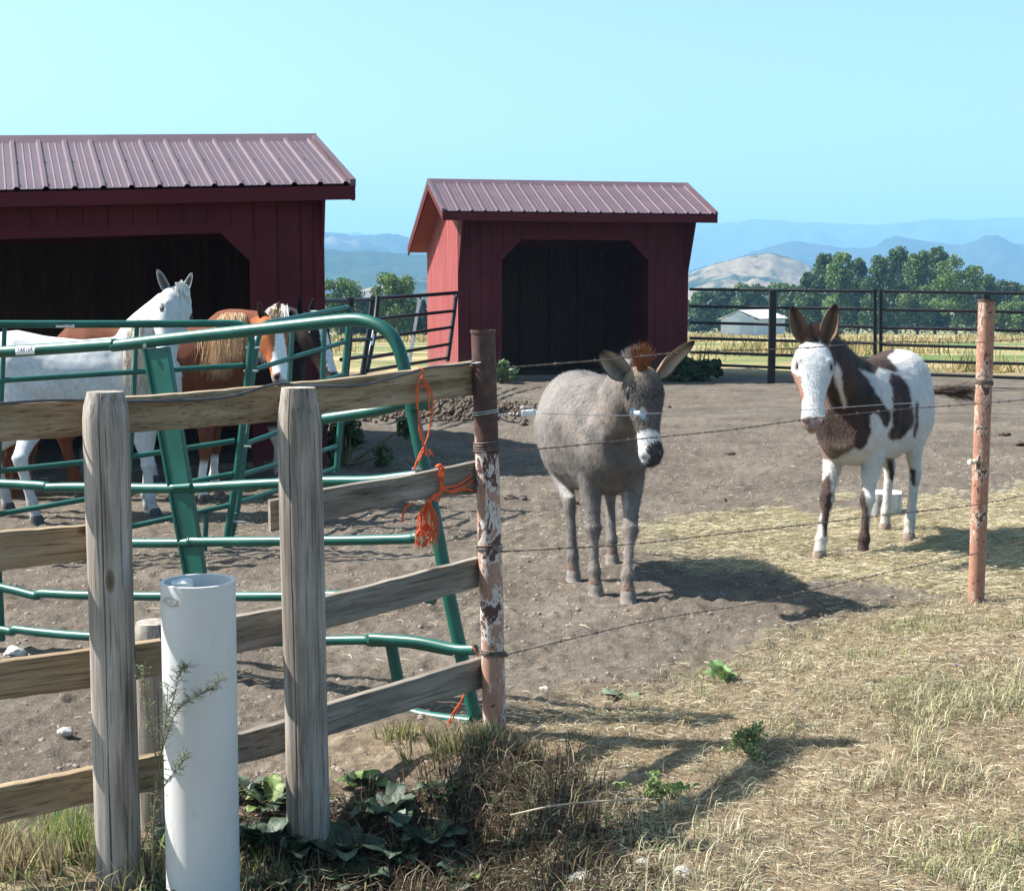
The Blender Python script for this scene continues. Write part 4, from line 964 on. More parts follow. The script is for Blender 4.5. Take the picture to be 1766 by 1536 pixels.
def strands(n,roots,dirs,L,wd,cols,rng,grav=1.0,seg=5,jit=.25,wave=.02,taper=True):
    """roots (k,3), dirs (k,3) per root; ribbons"""
    k=len(roots); ci=rng.integers(0,k,n); r=np.asarray(roots)[ci]; tb_=rng.normal(size=(23,3)); d=np.asarray(dirs)[ci]+tb_[(ci*7)%23]*jit*.75+rng.normal(size=(n,3))*jit*.45; d/=np.linalg.norm(d,axis=1)[:,None]
    l=(np.asarray(L)[ci] if np.ndim(L) else L)*(.6+.5*rng.random(n)); p=r+rng.normal(size=(n,3))*.004
    pts=[p.copy()]; dd=d.copy(); ph=rng.random(n)*6.3
    for s in range(seg):
        dd=dd+np.array([0,0,-grav])*(.5 if s else .15); dd/=np.linalg.norm(dd,axis=1)[:,None]
        p=p+dd*(l/seg)[:,None]; wv=np.stack([np.sin(ph+s*1.7),np.cos(ph*1.3+s*1.3),np.zeros(n)],1)*wave*(l/seg)[:,None]*3; pts.append(p+wv)
    side=rng.normal(size=(n,3))*.5+np.array([1,0,0]); side/=np.linalg.norm(side,axis=1)[:,None]
    V=[]
    for s,q in enumerate(pts):
        ww=wd*(1-(s/seg)**2*.85)*.5; V+= [q-side*ww,q+side*ww]
    V=np.stack(V,1); m=V.shape[1]; idx=np.arange(n)[:,None]*m
    Fq=np.concatenate([idx+np.array([[2*s,2*s+1,2*s+3,2*s+2]]) for s in range(seg)])
    cc=np.asarray(cols)[rng.integers(0,len(cols),n)]*(.8+.4*rng.random(n))[:,None]
    return V.reshape(-1,3),Fq,np.repeat(cc,m,0)
def ear(base_,tip,face,wid,inner,outer,tipc,n=14,curl=2.35,bend=.0):
    """cupped ear, opening towards `face`"""
    ax=(tip-base_); L=ax.length; ax.normalize(); f=(face-ax*face.dot(ax)).normalized(); s=ax.cross(f)
    V=[];C=[];rows=16
    for lay,dr,col in ((0,0,outer),(1,-.0045,inner)):
        for i in range(rows+1):
            t=i/rows; w_=wid*(.42+.58*math.sin(min(1,t/.42)*math.pi/2)) if t<.42 else wid*max(0.0,math.cos((t-.42)/.58*math.pi/2))**.55
            w_=max(w_,.0015); op=curl*(1-.45*sst(0,.5,t))
            c=base_+ax*(L*t)+s*bend*math.sin(t*2.2)
            for k in range(n+1):
                a=-op+2*op*k/n        # 0 = back of the ear
                q=c+(-f*math.cos(a)*.72+s*math.sin(a))*(w_+dr*(w_>.006)) + f*w_*.15
                V.append(q); cc=np.array(col)*1.0
                if lay==0:
                    e=float(sst(.72,.95,t)); cc=cc*(1-e)+np.array(tipc)*e
                    if k<=1 or k>=n-1: cc=np.array(tipc)*.6+np.array(outer)*.4
                else:
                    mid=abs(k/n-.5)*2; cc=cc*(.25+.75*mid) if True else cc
                    if mid>.86: cc=np.array(tipc)*.7+np.array(outer)*.3
                    e=float(sst(.75,.95,t)); cc=cc*(1-e)+np.array(tipc)*e
                C.append(cc)
    m=n+1; Fq=[]
    o2=(rows+1)*m
    for i in range(rows):
        for k in range(n):
            Fq.append((i*m+k,(i+1)*m+k,(i+1)*m+k+1,i*m+k+1)); Fq.append((o2+i*m+k,o2+i*m+k+1,o2+(i+1)*m+k+1,o2+(i+1)*m+k))
        Fq.append((i*m,o2+i*m,o2+(i+1)*m,(i+1)*m)); Fq.append((i*m+n,(i+1)*m+n,o2+(i+1)*m+n,o2+i*m+n))
    for k in range(n): Fq.append((rows*m+k,o2+rows*m+k,o2+rows*m+k+1,rows*m+k+1))
    return V,Fq,C
DEFT=[(.55,.80,.10,.14),(.45,.80,.17,.24),(.32,.815,.21,.31),(.15,.82,.25,.315),(-.05,.81,.285,.315),(-.25,.82,.285,.30),(-.42,.87,.25,.27),(-.55,.90,.20,.22),(-.64,.90,.12,.14)]
def animal(name,label,cat,C0,heading,S,hooves,poll,muz,fup,ears,colfn,vox=.009,torso=DEFT,hl=1.0,neckw=1.0,neckbase=(.36,.93),hoofc=(.10,.09,.08),group=None,neckmid=None,headw=1.0,legw=1.0,hoofr=1.0,crest=0,eyec=None,zs=0.0,nosew=1.0):
    f=Vector((math.cos(heading),math.sin(heading),0)); l=Vector((-f.y,f.x,0)); up=Vector((0,0,1)); C0=Vector((C0[0],C0[1],zs))
    W=lambda x,y,z: C0+f*(x*S)+l*(y*S)+up*(z*S)
    root=thing(name,C0,label,cat,group); V=[];Fs=[]
    # torso
    sweep(V,Fs,[(W(x,0,z),w_*S,h*S,l,up,.06) for x,z,w_,h in torso],28,2.15)
    # neck
    nb=W(neckbase[0],0,neckbase[1]); ph=(poll-nb); hl_ax=(muz-poll).normalized()
    a=hl_ax; u=(fup-a*fup.dot(a)).normalized(); s=u.cross(a).normalized()
    nm=neckmid if neckmid else nb.lerp(poll,.5)+Vector((0,0,.02*S))
    HL=(muz-poll).length
    end=poll-u*HL*.16+a*HL*.10
    path=spline([W(neckbase[0]-.22,0,neckbase[1]-.02),nb,nm,end],5); m=len(path); rings=[]
    for i,c in enumerate(path):
        t=(path[min(i+1,m-1)]-path[max(i-1,0)]).normalized(); fr=i/(m-1)
        sd=(l*(1-fr)+(-s if (-s).dot(l)>s.dot(l) else s)*fr); sd=(sd-t*sd.dot(t)).normalized(); uu=sd.cross(t).normalized()
        if uu.z<0: uu=-uu
        ww=float(np.interp(fr,[0,.3,.65,1],[.15,.125,.085,.080]))*S*neckw; hh=float(np.interp(fr,[0,.3,.65,1],[.17,.22,.155,.12]))*S*neckw
        rings.append((c,ww,hh,sd,uu,.12))
    sweep(V,Fs,rings,20,2.1)
    # head
    ts=[-.02,.03,.10,.2,.3,.42,.55,.68,.80,.88,.95,1.0]
    tp=[.02,.085,.118,.135,.135,.120,.100,.088,.082,.078,.060,.025]
    bt=[.10,.17,.225,.262,.268,.235,.175,.135,.115,.110,.10,.060]
    hw=[.07,.125,.160,.190,.195,.165,.128,.108,.108,.115,.100,.055]
    rings=[]
    for t,q,b_,w_ in zip(ts,tp,bt,hw):
        w_*=headw*(nosew if t>.6 else 1)
        rings.append((poll+a*(HL*t)+u*(HL*(q-b_)/2),w_*HL,(q+b_)/2*HL,s,u,-.16 if t<.6 else -.02))
    sweep(V,Fs,rings,24,2.2)
    for sg in (1,-1):      # brow ridge, cheek
        c=poll+a*HL*.235+u*HL*.080+s*sg*HL*.130*headw; rr=HL*.044
        sweep(V,Fs,[(c+a*rr*k,rr*.9*math.sqrt(max(.02,1-k*k)),rr*math.sqrt(max(.02,1-k*k)),s,u) for k in (-.98,-.6,0,.6,.98)],10)
        c=poll+a*HL*.22-u*HL*.11+s*sg*HL*.125*headw; rr=HL*.12
        sweep(V,Fs,[(c+a*rr*k,rr*.45*math.sqrt(max(.02,1-k*k)),rr*math.sqrt(max(.02,1-k*k)),s,u) for k in (-.98,-.6,0,.6,.98)],12)
        c=poll+a*HL*.905+u*HL*.035+s*sg*HL*.080*headw*nosew; rr=HL*.055   # nostril wing
        sweep(V,Fs,[(c+a*rr*k,rr*.7*math.sqrt(max(.02,1-k*k)),rr*math.sqrt(max(.02,1-k*k)),s,u) for k in (-.98,-.6,0,.6,.98)],10)
    # lower lip / chin
    c=poll+a*HL*.955-u*HL*.085; rr=HL*.06; sweep(V,Fs,[(c+a*rr*k,rr*1.1*headw*math.sqrt(max(.02,1-k*k)),rr*.7*math.sqrt(max(.02,1-k*k)),s,u) for k in (-.98,-.6,0,.6,.98)],10)
    # legs
    hoofV=[];hoofF=[]
    def leg(pts):
        P_=[p[0] for p in pts]; rg=[]
        for i,(c,w_,h) in enumerate(pts):
            t=(P_[min(i+1,len(P_)-1)]-P_[max(i-1,0)]).normalized(); sd=l-t*l.dot(t); sd.normalize(); uu=sd.cross(t).normalized()
            if uu.dot(f)<0: uu=-uu
            rg.append((c,w_*S*legw,h*S*legw,sd,uu))
        sweep(V,Fs,rg,14)
    for key,(hx,hy) in hooves.items():
        hp=Vector((hx,hy,zs)); sg=1 if 'L' in key else -1; fd=f
        if key[0]=='F':
            A=W(.33,.105*sg,.72); el=W(.33,.115*sg,.60); top=hp+Vector((0,0,.10*S))-fd*.02*S; top.z+=0
            kn=el.lerp(top,.50)+fd*.012*S; kz=.345*S+zs; kn=el.lerp(top,(el.z-kz)/(el.z-top.z))+fd*.014*S
            fe=el.lerp(top,.96); fe.z=zs+.125*S; cor=hp+Vector((0,0,.058*S))-fd*.005*S
            Lr=lambda p,q,k: p.lerp(q,k)
            leg([(W(.30,.11*sg,.88),.06,.13),(A,.075,.125),(el,.066,.092),(Lr(el,kn,.3),.055,.070),(Lr(el,kn,.7),.040,.047),(Lr(el,kn,.9),.039,.043),(kn,.047,.052),(Lr(kn,fe,.12),.038,.042),(Lr(kn,fe,.3),.0245,.031),(Lr(kn,fe,.8),.024,.031),(fe,.036,.043),(Lr(fe,cor,.5)-fd*0.0,.029,.033),(cor,.035,.039),(hp+Vector((0,0,.02*S)),.034,.040)])
        else:
            hipp=W(-.44,.13*sg,.88); st=W(-.33,.15*sg,.66); top=hp+Vector((0,0,.12*S))
            hk=Vector((hp.x,hp.y,zs+.43*S))-fd*.085*S+l*sg*.005; fe=hp+Vector((0,0,.13*S))-fd*.015*S; cor=hp+Vector((0,0,.058*S))
            Lr=lambda p,q,k: p.lerp(q,k)
            leg([(hipp+Vector((0,0,.05*S)),.09,.15),(hipp,.105,.175),(Lr(hipp,st,.6),.105,.165),(st,.085,.12),(Lr(st,hk,.3),.062,.088),(Lr(st,hk,.65),.042,.058),(Lr(st,hk,.9),.034,.050),(hk,.035,.056),(Lr(hk,fe,.12),.034,.048),(Lr(hk,fe,.3),.027,.036),(Lr(hk,fe,.8),.027,.034),(fe,.035,.042),(Lr(fe,cor,.5),.029,.034),(cor,.034,.038),(hp+Vector((0,0,.02*S)),.034,.040)])
        hn=16; b=len(hoofV)
        for z,rx,ry,o in ((.064,.030,.034,0),(.058,.037,.041,0),(.03,.041,.047,.004),(-.006,.045,.053,.008)):
            for k in range(hn):
                an=2*math.pi*k/hn; hoofV.append(hp+l*(math.cos(an)*rx*S*hoofr)+fd*((math.sin(an)*ry*(1 if math.sin(an)>0 else .8)+o)*S*hoofr)+Vector((0,0,z*S)))
        hoofF+=[(b+i*hn+k,b+i*hn+(k+1)%hn,b+(i+1)*hn+(k+1)%hn,b+(i+1)*hn+k) for i in range(3) for k in range(hn)]+[tuple(b+3*hn+k for k in range(hn))[::-1],tuple(b+k for k in range(hn))]
    body=remeshed(V,Fs,vox,int(round(.065/vox)))
    nv=len(body.vertices); co=np.empty(nv*3,np.float32); body.vertices.foreach_get('co',co); co=co.reshape(-1,3).astype(float)
    A_,U_,S_,PO=(np.array(q) for q in (a,u,s,poll))
    rel=co-PO; ht=rel@A_/HL; hu=rel@U_/HL; hs=rel@S_/HL/headw
    onhead=(ht>-.05)&(ht<1.08)&(np.abs(hs)<.28)&(hu>-.42)&(hu<.22)
    # carve: nostrils, mouth, eye sockets
    def dent(c,r,dep,dirv):
        w_=np.exp(-(np.linalg.norm((np.stack([ht,hu,hs*headw],1)-np.array(c))/np.array(r),axis=1))**2); co[:]+=np.outer(w_*dep*HL,dirv)
    for sg in (1,-1):
        dent((.925,.035,.085*sg*headw*nosew),(.030,.040,.030),.050,-A_*.4-S_*sg*.6-U_*.5)
        dent((.29,.055,.185*sg*headw),(.05,.035,.08),.022,-S_*sg)
        dent((.55,-.03,.13*sg*headw),(.16,.05,.08),.012,-S_*sg)
    lipw=np.exp(-((hu+.062)/.012)**2)*sst(.80,.9,ht)*(ht<1.05)*onhead
    co-=np.outer(lipw*.022*HL,A_)*1.0
    tl=(co-np.array(C0))@np.array(f)/S; tw=(co-np.array(C0))@np.array(l)/S; tz=(co[:,2]-zs)/S; sgn=np.sign(tw); bodyv=(~onhead)&(tz>.45)
    g=lambda a_,b_,ra,rb: np.exp(-((tl-a_)/ra)**2-((tz-b_)/rb)**2)
    mus=-.018*g(-.30,.98,.09,.08)-.014*g(.17,.80,.035,.20)+.014*g(.29,.86,.07,.16)-.012*g(.40,.98,.05,.14)+.016*g(-.42,.80,.09,.16)-.010*g(-.26,.72,.05,.10)-.010*g(.05,1.06,.2,.05)+.010*g(.40,.72,.06,.06)
    mus=mus+fbm(tl*6,tz*6,3,8+int(poll.x*10)%7)*.016
    co+=np.outer(mus*S*bodyv*sgn*sst(.02,.10,np.abs(tw)),np.array(l))
    nrm=fbm(co[:,0]*9+co[:,2]*7,co[:,1]*9-co[:,2]*5,3,8)*.012*S; 
    body.vertices.foreach_set('co',co.astype(np.float32).ravel()); body.update()
    lx=(co-np.array(C0))@np.array(f)/S; ly=(co-np.array(C0))@np.array(l)/S; lz=(co[:,2]-zs)/S
    col=colfn(co,lx,ly,lz,ht,hu,hs,onhead)
    # merge hooves, ears, eyes into one body mesh
    nf=len(body.polygons); Vall=[co]; Call=[col]; 
    loops=np.empty(len(body.loops),np.int32); body.loops.foreach_get('vertex_index',loops); tot=np.empty(nf,np.int32); body.polygons.foreach_get('loop_total',tot)
    faces=[]; p=0
    ll=loops.tolist()
    for k in tot.tolist(): faces.append(tuple(ll[p:p+k])); p+=k
    mi=[0]*nf; base_=nv
    hc=np.array([hoofc]*len(hoofV)); hz_=np.array([v.z-zs for v in hoofV])
    Vall.append(np.array(hoofV)); Call.append(hc*(.8+.5*RNG.random((len(hoofV),1)))); faces+=[tuple(i+base_ for i in q) for q in hoofF]; mi+=[0]*len(hoofF); base_+=len(hoofV)
    for e in ears:
        ev,ef,ec=ear(*e[:7],**(e[7] if len(e)>7 else {})); Vall.append(np.array(ev)); Call.append(np.array(ec)); faces+=[tuple(i+base_ for i in q) for q in ef]; mi+=[0]*len(ef); base_+=len(ev)
    for sg in (1,-1):
        c=poll+a*HL*.292+u*HL*.050+s*sg*HL*.146*headw; r=HL*.034; ev=[];ef=[]; n1,n2=8,12
        for i in range(n1+1):
            for k in range(n2):
                th=math.pi*i/n1; phi=2*math.pi*k/n2; ev.append(c+(a*math.sin(th)*math.cos(phi)*1.25+u*math.sin(th)*math.sin(phi)*.80+s*math.cos(th)*.95)*r)
        ef=[(i*n2+k,i*n2+(k+1)%n2,(i+1)*n2+(k+1)%n2,(i+1)*n2+k) for i in range(n1) for k in range(n2)]
        Vall.append(np.array(ev)); Call.append(np.array([[.02,.012,.01]]*len(ev))); faces+=[tuple(i+base_ for i in q) for q in ef]; mi+=[1]*len(ef); base_+=len(ev)
        # upper lid
        ev=[];N=9
        for row,(rr,lift) in enumerate(((1.06,.0),(1.30,.25))):
            for k in range(N):
                an=math.pi*(.06+.88*k/(N-1)); ev.append(c+(-a*math.cos(an)*1.45+u*(math.sin(an)*.62+.22+lift*.4))*r*rr*.92+s*sg*r*(.80+.25*math.sin(an)-row*.35))
        ef=[(k,k+1,N+k+1,N+k) for k in range(N-1)]
        lidc=eyec or (.05,.04,.035)
        Vall.append(np.array(ev)); Call.append(np.array([list(lidc)]*len(ev))); faces+=[tuple(i+base_ for i in q) for q in ef]; mi+=[0]*len(ef); base_+=len(ev)
    bpy.data.meshes.remove(body)
    VV=np.concatenate(Vall); me=bpy.data.meshes.new('body'); me.from_pydata(VV.tolist(),[],faces); me.polygons.foreach_set('material_index',mi); me.update(); setcol(me,np.concatenate(Call)); 
    o=link_mesh('body',me,[M['coat'],M['eye']],root,smooth=True)
    return root,dict(W=W,poll=poll,a=a,u=u,s=s,HL=HL,f=f,l=l,neck=path,rings=rings,S=S,co=co,col=col,ht=ht)
def fuzz(root,info,n,L,rng,name='coat_hair',mask=None,lift=.25):
    """short lying hairs over the coat"""
    co,col=info['co'],info['col']; me=None
    for ch in root.children:
        if ch.name.startswith('body'): me=ch.data
    nv=len(co); no=np.empty(len(me.vertices)*3,np.float32); me.vertices.foreach_get('normal',no); no=no.reshape(-1,3)[:nv]
    ok=np.arange(nv) if mask is None else np.nonzero(mask)[0]
    i=ok[rng.integers(0,len(ok),n)]; p=co[i]+rng.normal(size=(n,3))*.004; nn=no[i]
    flow=np.array(-info['f'])*.75+np.array([0,0,-.9]); flow=np.repeat(flow[None],n,0)
    hd=np.array(info['a']); ish=(info['ht'][i]>-.02)[:,None]&(np.abs((co[i]-np.array(info['poll']))@np.array(info['s']))<.2)[:,None]&(((co[i]-np.array(info['poll']))@np.array(info['u']))>-.2)[:,None]
    flow=np.where(ish,hd[None],flow)+rng.normal(size=(n,3))*.28
    flow-=nn*np.sum(flow*nn,1)[:,None]; flow/=np.linalg.norm(flow,axis=1)[:,None]+1e-6
    l=L*(.6+.8*rng.random(n))[:,None]; d=flow+nn*lift; sd=np.cross(d,nn); sd/=np.linalg.norm(sd,axis=1)[:,None]+1e-6
    wd=.0011
    V=np.stack([p-sd*wd-nn*.0015,p+sd*wd-nn*.0015,p+d*l],1).reshape(-1,3); Fq=np.arange(n*3).reshape(n,3)
    lum=np.clip(col[i].mean(1)/.4,0,1); c=col[i]*(1+(rng.random(n)-.5)*(.64-.44*lum))[:,None]
    link_mesh(name,npmesh(name,V,Fq,np.repeat(c,3,0)),M['hair'],root)
def lerpc(a,b,t): t=np.clip(t,0,1)[:,None]; return a*(1-t)+np.asarray(b)*t
def hoofs(d): return {k:(G(*v).x,G(*v).y) for k,v in d.items()}
# ---- grey donkey
def donkey():
    def colf(co,lx,ly,lz,ht,hu,hs,oh):
        n=fbm(co[:,0]*7+co[:,2]*5,co[:,1]*7-co[:,2]*9,4,5); n2=fbm(co[:,0]*22,co[:,2]*22+co[:,1]*15,3,7)
        c=np.repeat(np.array([[.150,.133,.123]]),len(co),0)*(1+n*.8+n2*.6)[:,None]; c=lerpc(c,(.20,.183,.172),sst(.0,-.4,lx)*.7)
        c=lerpc(c,(.21,.165,.135),sst(-.05,.25,n)*.5*(lx>.1))
        c=lerpc(c,(.27,.25,.24),sst(.62,.50,lz)*(lz>.46)*(lx<.25))
        # dorsal stripe + shoulder cross
        c=lerpc(c,(.10,.08,.075),np.exp(-(ly/.022)**2)*(lz>.95)*(lx<.38)*.85)
        c=lerpc(c,(.10,.085,.08),np.exp(-((lx-.30+.10*(1.1-lz))/.014)**2)*(lz>.66)*(~oh)*.7)
        # inside of forelegs pale
        px,py=proj(co)
        c=lerpc(c,(.45,.42,.40),inpoly(px,py,[(1066,850),(1083,845),(1084,875),(1074,905),(1062,900)])*.8)
        c=lerpc(c,(.17,.09,.06),np.exp(-((lz-.075)/.02)**2)*.7)
        c=lerpc(c,(.13,.105,.095),np.exp(-((lz-.34)/.04)**2)*.35+np.exp(-((lz-.14)/.03)**2)*.4)
        # shade of the chest fold beside the head, painted into the coat
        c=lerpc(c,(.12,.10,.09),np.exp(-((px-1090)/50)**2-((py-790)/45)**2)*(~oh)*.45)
        # head
        j=n2*.05
        h=np.repeat(np.array([[.090,.076,.070]]),len(co),0)*(1+n*.5+n2*.7)[:,None]
        h=lerpc(h,(.30,.22,.16),np.exp(-((ht-.05)/.10)**2)*sst(-.1,.05,hu)*.8)
        h=lerpc(h,(.20,.165,.145),sst(.0,-.15,hu)*.6)
        wm=sst(.64,.67,ht+j-np.abs(hs+.02)*.5+.02); h=lerpc(h,(.56,.55,.54),wm)
        dk=inpoly(px+n2*5,py+n2*5,[(1113,771),(1119,763),(1131,759),(1148,764),(1150,778),(1140,790),(1136,808),(1120,813),(1106,805),(1117,795),(1121,783),(1114,780)])*(hu>-.25); h=lerpc(h,(.045,.038,.037),dk)
        for sg in(1,-1):
            nd=((ht-.925)/.03)**2+((hu-.035)/.035)**2+((hs-.085*sg)/.03)**2; h=lerpc(h,(.008,.007,.007),np.exp(-nd)*1.3)
            ed=((ht-.285)/.06)**2+((hu-.05)/.045)**2+((hs-.16*sg)/.08)**2; h=lerpc(h,(.035,.028,.026),np.exp(-ed)*.95)
            h=lerpc(h,(.19,.165,.15),np.exp(-(((ht-.36)/.03)**2+((hu-.0)/.045)**2+((hs-.17*sg)/.08)**2))*.6)
        c=np.where(oh[:,None],h,c); m=oh*sst(.14,.0,ht)*sst(-.05,-.2,hu); return np.clip(c,.004,.9)
    poll=P(1104,634,7.02); muz=P(1126,801,6.86)
    E=Vector((.12,-1,.12))
    er=lambda x0,y0,Y0,x1,y1,Y1:(P(x0,y0,Y0),P(x1,y1,Y1))
    b1,t1=er(1080,652,7.03,1036,606,6.95); b2,t2=er(1132,650,7.03,1199,588,7.06)
    out=(.19,.155,.135);inn=(.42,.36,.31);tp=(.05,.032,.026)
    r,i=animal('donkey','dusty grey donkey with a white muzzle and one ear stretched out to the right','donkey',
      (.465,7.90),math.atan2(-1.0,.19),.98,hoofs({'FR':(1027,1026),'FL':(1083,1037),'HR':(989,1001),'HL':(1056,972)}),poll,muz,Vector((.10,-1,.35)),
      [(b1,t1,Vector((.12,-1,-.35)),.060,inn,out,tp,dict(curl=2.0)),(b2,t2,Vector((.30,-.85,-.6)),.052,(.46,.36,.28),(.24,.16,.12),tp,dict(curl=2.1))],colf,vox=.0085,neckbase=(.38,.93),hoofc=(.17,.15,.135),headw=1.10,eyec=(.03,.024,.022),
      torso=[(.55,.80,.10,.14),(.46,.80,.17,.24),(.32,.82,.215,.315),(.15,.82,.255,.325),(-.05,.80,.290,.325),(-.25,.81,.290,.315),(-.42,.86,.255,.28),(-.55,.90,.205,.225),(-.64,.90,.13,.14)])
    rg=np.random.default_rng(2)
    # tuft + mane
    W,po,a,u,s=i['W'],i['poll'],i['a'],i['u'],i['s']
    tuft=np.array([po+u*.045+s*random.uniform(-.022,.022)+a*random.uniform(-.02,.035) for _ in range(60)])
    V,Fq,c=strands(1300,tuft,np.repeat(np.array([[0.0,-.1,1.0]]),60,0),.10,.0018,[(.24,.085,.035),(.18,.06,.025),(.10,.04,.02),(.34,.13,.06)],rg,grav=.02,jit=.30)
    nk=i['neck']; rt=[]
    for k in range(len(nk)-1):
        for q in range(8):
            c0=nk[k].lerp(nk[k+1],q/8); 
            if (k+q/8)/(len(nk)-1)>.35: rt.append(c0+Vector((0,0,1))*.13*(1.15-.35*(k/(len(nk)-1)))*i['S'])
    rt=np.array(rt)
    V2,F2,c2=strands(2600,rt,np.repeat(np.array([[-.1,.0,1.0]]),len(rt),0),.075,.0022,[(.30,.27,.25),(.16,.11,.09),(.42,.38,.36)],rg,grav=.1,jit=.25)
    link_mesh('mane',npmesh('mane',np.concatenate([V,V2]),np.concatenate([Fq,F2+len(V)]),np.concatenate([c,c2])),M['hair'],r)
    tb=np.array([W(-.65,0,.88),W(-.66,.01,.84),W(-.67,-.01,.80)]); V,Fq,c=strands(900,tb,np.repeat(np.array([-np.array(i['f'])*.5+np.array([0,0,-.8])]),3,0),.34,.004,[(.12,.10,.09),(.06,.05,.04)],rg,grav=1,jit=.06)
    link_mesh('tail',npmesh('tail',V,Fq,c),M['hair'],r)
    fuzz(r,i,120000,.014,rg)
donkey()
# ---- pinto mule
def mule():
    Z=lambda L:[(1330+x/5.297,510+y/5.297) for x,y in L]
    Z6=lambda L:[(1300+x/2.648,500+y/2.648) for x,y in L]
    dark=[Z([(545,600),(640,615),(800,668),(870,740),(940,850),(1000,960),(1050,1010),(1085,1050),(1085,1150),(1050,1210),(1010,1180),(985,1110),(940,1070),(905,1110),(908,1250),(880,1350),(820,1412),(760,1385),(715,1410),(640,1465),(520,1510),(430,1470),(380,1390),(330,1320),(230,1180),(200,900),(300,600)]),
     Z([(680,625),(740,540),(850,460),(1000,425),(1145,445),(1130,520),(1060,560),(1110,620),(1165,700),(1080,690),(980,650),(950,720),(880,690),(800,660),(720,650)]),
     Z([(1085,700),(1180,730),(1240,800),(1275,900),(1280,1000),(1305,1110),(1290,1200),(1220,1260),(1170,1310),(1110,1335),(1060,1300),(1070,1250),(1110,1180),(1100,1080),(1110,980),(1100,850),(1080,780)]),
     Z([(1312,960),(1345,980),(1350,1180),(1320,1300),(1285,1290),(1312,1150)]),
     Z6([(290,900),(330,850),(348,840),(355,930),(358,1010),(340,1120),(315,1125),(310,1040),(290,980)]),Z6([(425,880),(470,850),(508,930),(525,1040),(540,1160),(560,1260),(450,1260),(440,1060),(412,980)]),
     Z6([(606,765),(642,770),(645,890),(618,850)]),Z6([(710,815),(740,820),(740,900),(720,885)])]
    dark.append(Z([(440,380),(700,380),(830,520),(800,670),(640,650),(560,610),(540,520)])); pass
    whit=[Z([(590,600),(640,700),(640,780),(665,880),(690,1000),(670,1035),(640,960),(610,850),(585,790),(570,700)]),Z([(810,670),(850,672),(905,725),(940,800),(960,900),(1000,990),(960,900),(900,770)])]
    def colf(co,lx,ly,lz,ht,hu,hs,oh):
        n=fbm(co[:,0]*9+co[:,2]*7,co[:,1]*9-co[:,2]*5,4,15); n2=fbm(co[:,0]*30,co[:,2]*30+co[:,1]*19,3,17)
        px,py=proj(co); jx=px+n2*6; jy=py+n*7
        c=np.repeat(np.array([[.52,.51,.50]]),len(co),0)*(1+n*.10+n2*.08)[:,None]
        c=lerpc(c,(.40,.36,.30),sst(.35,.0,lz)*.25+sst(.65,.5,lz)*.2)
        dkf=np.zeros(len(co))
        for ox,oy in ((0,0),(2.2,0),(-2.2,0),(0,2.2),(0,-2.2)):
            dk=np.zeros(len(co),bool)
            for q in dark: dk|=inpoly(jx+ox,jy+oy,q)
            for q in whit: dk&=~inpoly(jx+ox,jy+oy,q)
            dkf+=dk/5
        d=np.array([[.040,.026,.022]])*(1+n*.8)[:,None]; d=d*np.ones((len(co),3)); d=lerpc(d,(.065,.038,.030),sst(-.05,.2,n)*.7)
        fade=sst(1290,1400,(py-510)*5.297)*(px<1470)*(py>740)
        d=lerpc(d,(.17,.12,.10),sst(745,775,py)*(px<1475)*(py<800)*.8)
        c=c*(1-dkf[:,None])+d*dkf[:,None]
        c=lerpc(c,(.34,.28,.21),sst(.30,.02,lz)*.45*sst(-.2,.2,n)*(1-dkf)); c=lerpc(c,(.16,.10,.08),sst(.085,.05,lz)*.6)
        h=np.repeat(np.array([[.56,.56,.56]]),len(co),0)*(1+n*.08)[:,None]
        ck=inpoly(jx,jy,Z([(190,700),(225,720),(262,745),(290,870),(300,920),(275,985),(250,1000),(200,880)])); h=np.where(ck[:,None],np.array([[.33,.17,.115]]),h)
        mz=sst(.865,.89,ht+n2*.06); h=lerpc(h,(.28,.175,.15),mz*.9); h=lerpc(h,(.50,.42,.36),sst(.93,.98,ht)*(hu<-.05)*.8)
        for sg in(1,-1):
            nd=((ht-.925)/.028)**2+((hu-.035)/.035)**2+((hs-.085*sg)/.03)**2; h=lerpc(h,(.015,.01,.01),np.exp(-nd)*1.3)
            ed=((ht-.285)/.055)**2+((hu-.05)/.045)**2+((hs-.16*sg)/.08)**2; h=lerpc(h,(.20,.15,.135),np.exp(-ed)*.9); h=lerpc(h,(.35,.33,.33),np.exp(-((ht-.45)/.12)**2-((hu-.02)/.05)**2-((hs-.12*sg)/.05)**2)*.4)
        hm=oh&(hu>-.30)&(np.abs(hs)<.24)&((ht>.13)|(hu>-.06)); c=np.where(hm[:,None],h,c)
        return np.clip(c,.004,.85)
    poll=P(1402,593,8.02); muz=P(1403,741,7.80)
    inn=(.20,.12,.08);out=(.26,.20,.16);tp=(.035,.022,.018)
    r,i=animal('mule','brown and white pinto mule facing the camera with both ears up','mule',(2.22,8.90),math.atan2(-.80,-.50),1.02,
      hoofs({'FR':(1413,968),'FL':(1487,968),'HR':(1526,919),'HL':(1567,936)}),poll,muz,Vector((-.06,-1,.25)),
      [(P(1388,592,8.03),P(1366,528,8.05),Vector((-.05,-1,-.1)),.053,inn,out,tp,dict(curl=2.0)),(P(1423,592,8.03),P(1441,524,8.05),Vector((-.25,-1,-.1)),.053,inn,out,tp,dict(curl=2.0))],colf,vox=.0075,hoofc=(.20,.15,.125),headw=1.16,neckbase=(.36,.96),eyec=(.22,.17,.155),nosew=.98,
      torso=[(.56,.78,.10,.14),(.47,.79,.18,.24),(.32,.82,.215,.30),(.15,.82,.25,.31),(-.05,.82,.265,.315),(-.25,.84,.265,.305),(-.42,.90,.24,.275),(-.55,.94,.195,.23),(-.64,.93,.12,.16)])
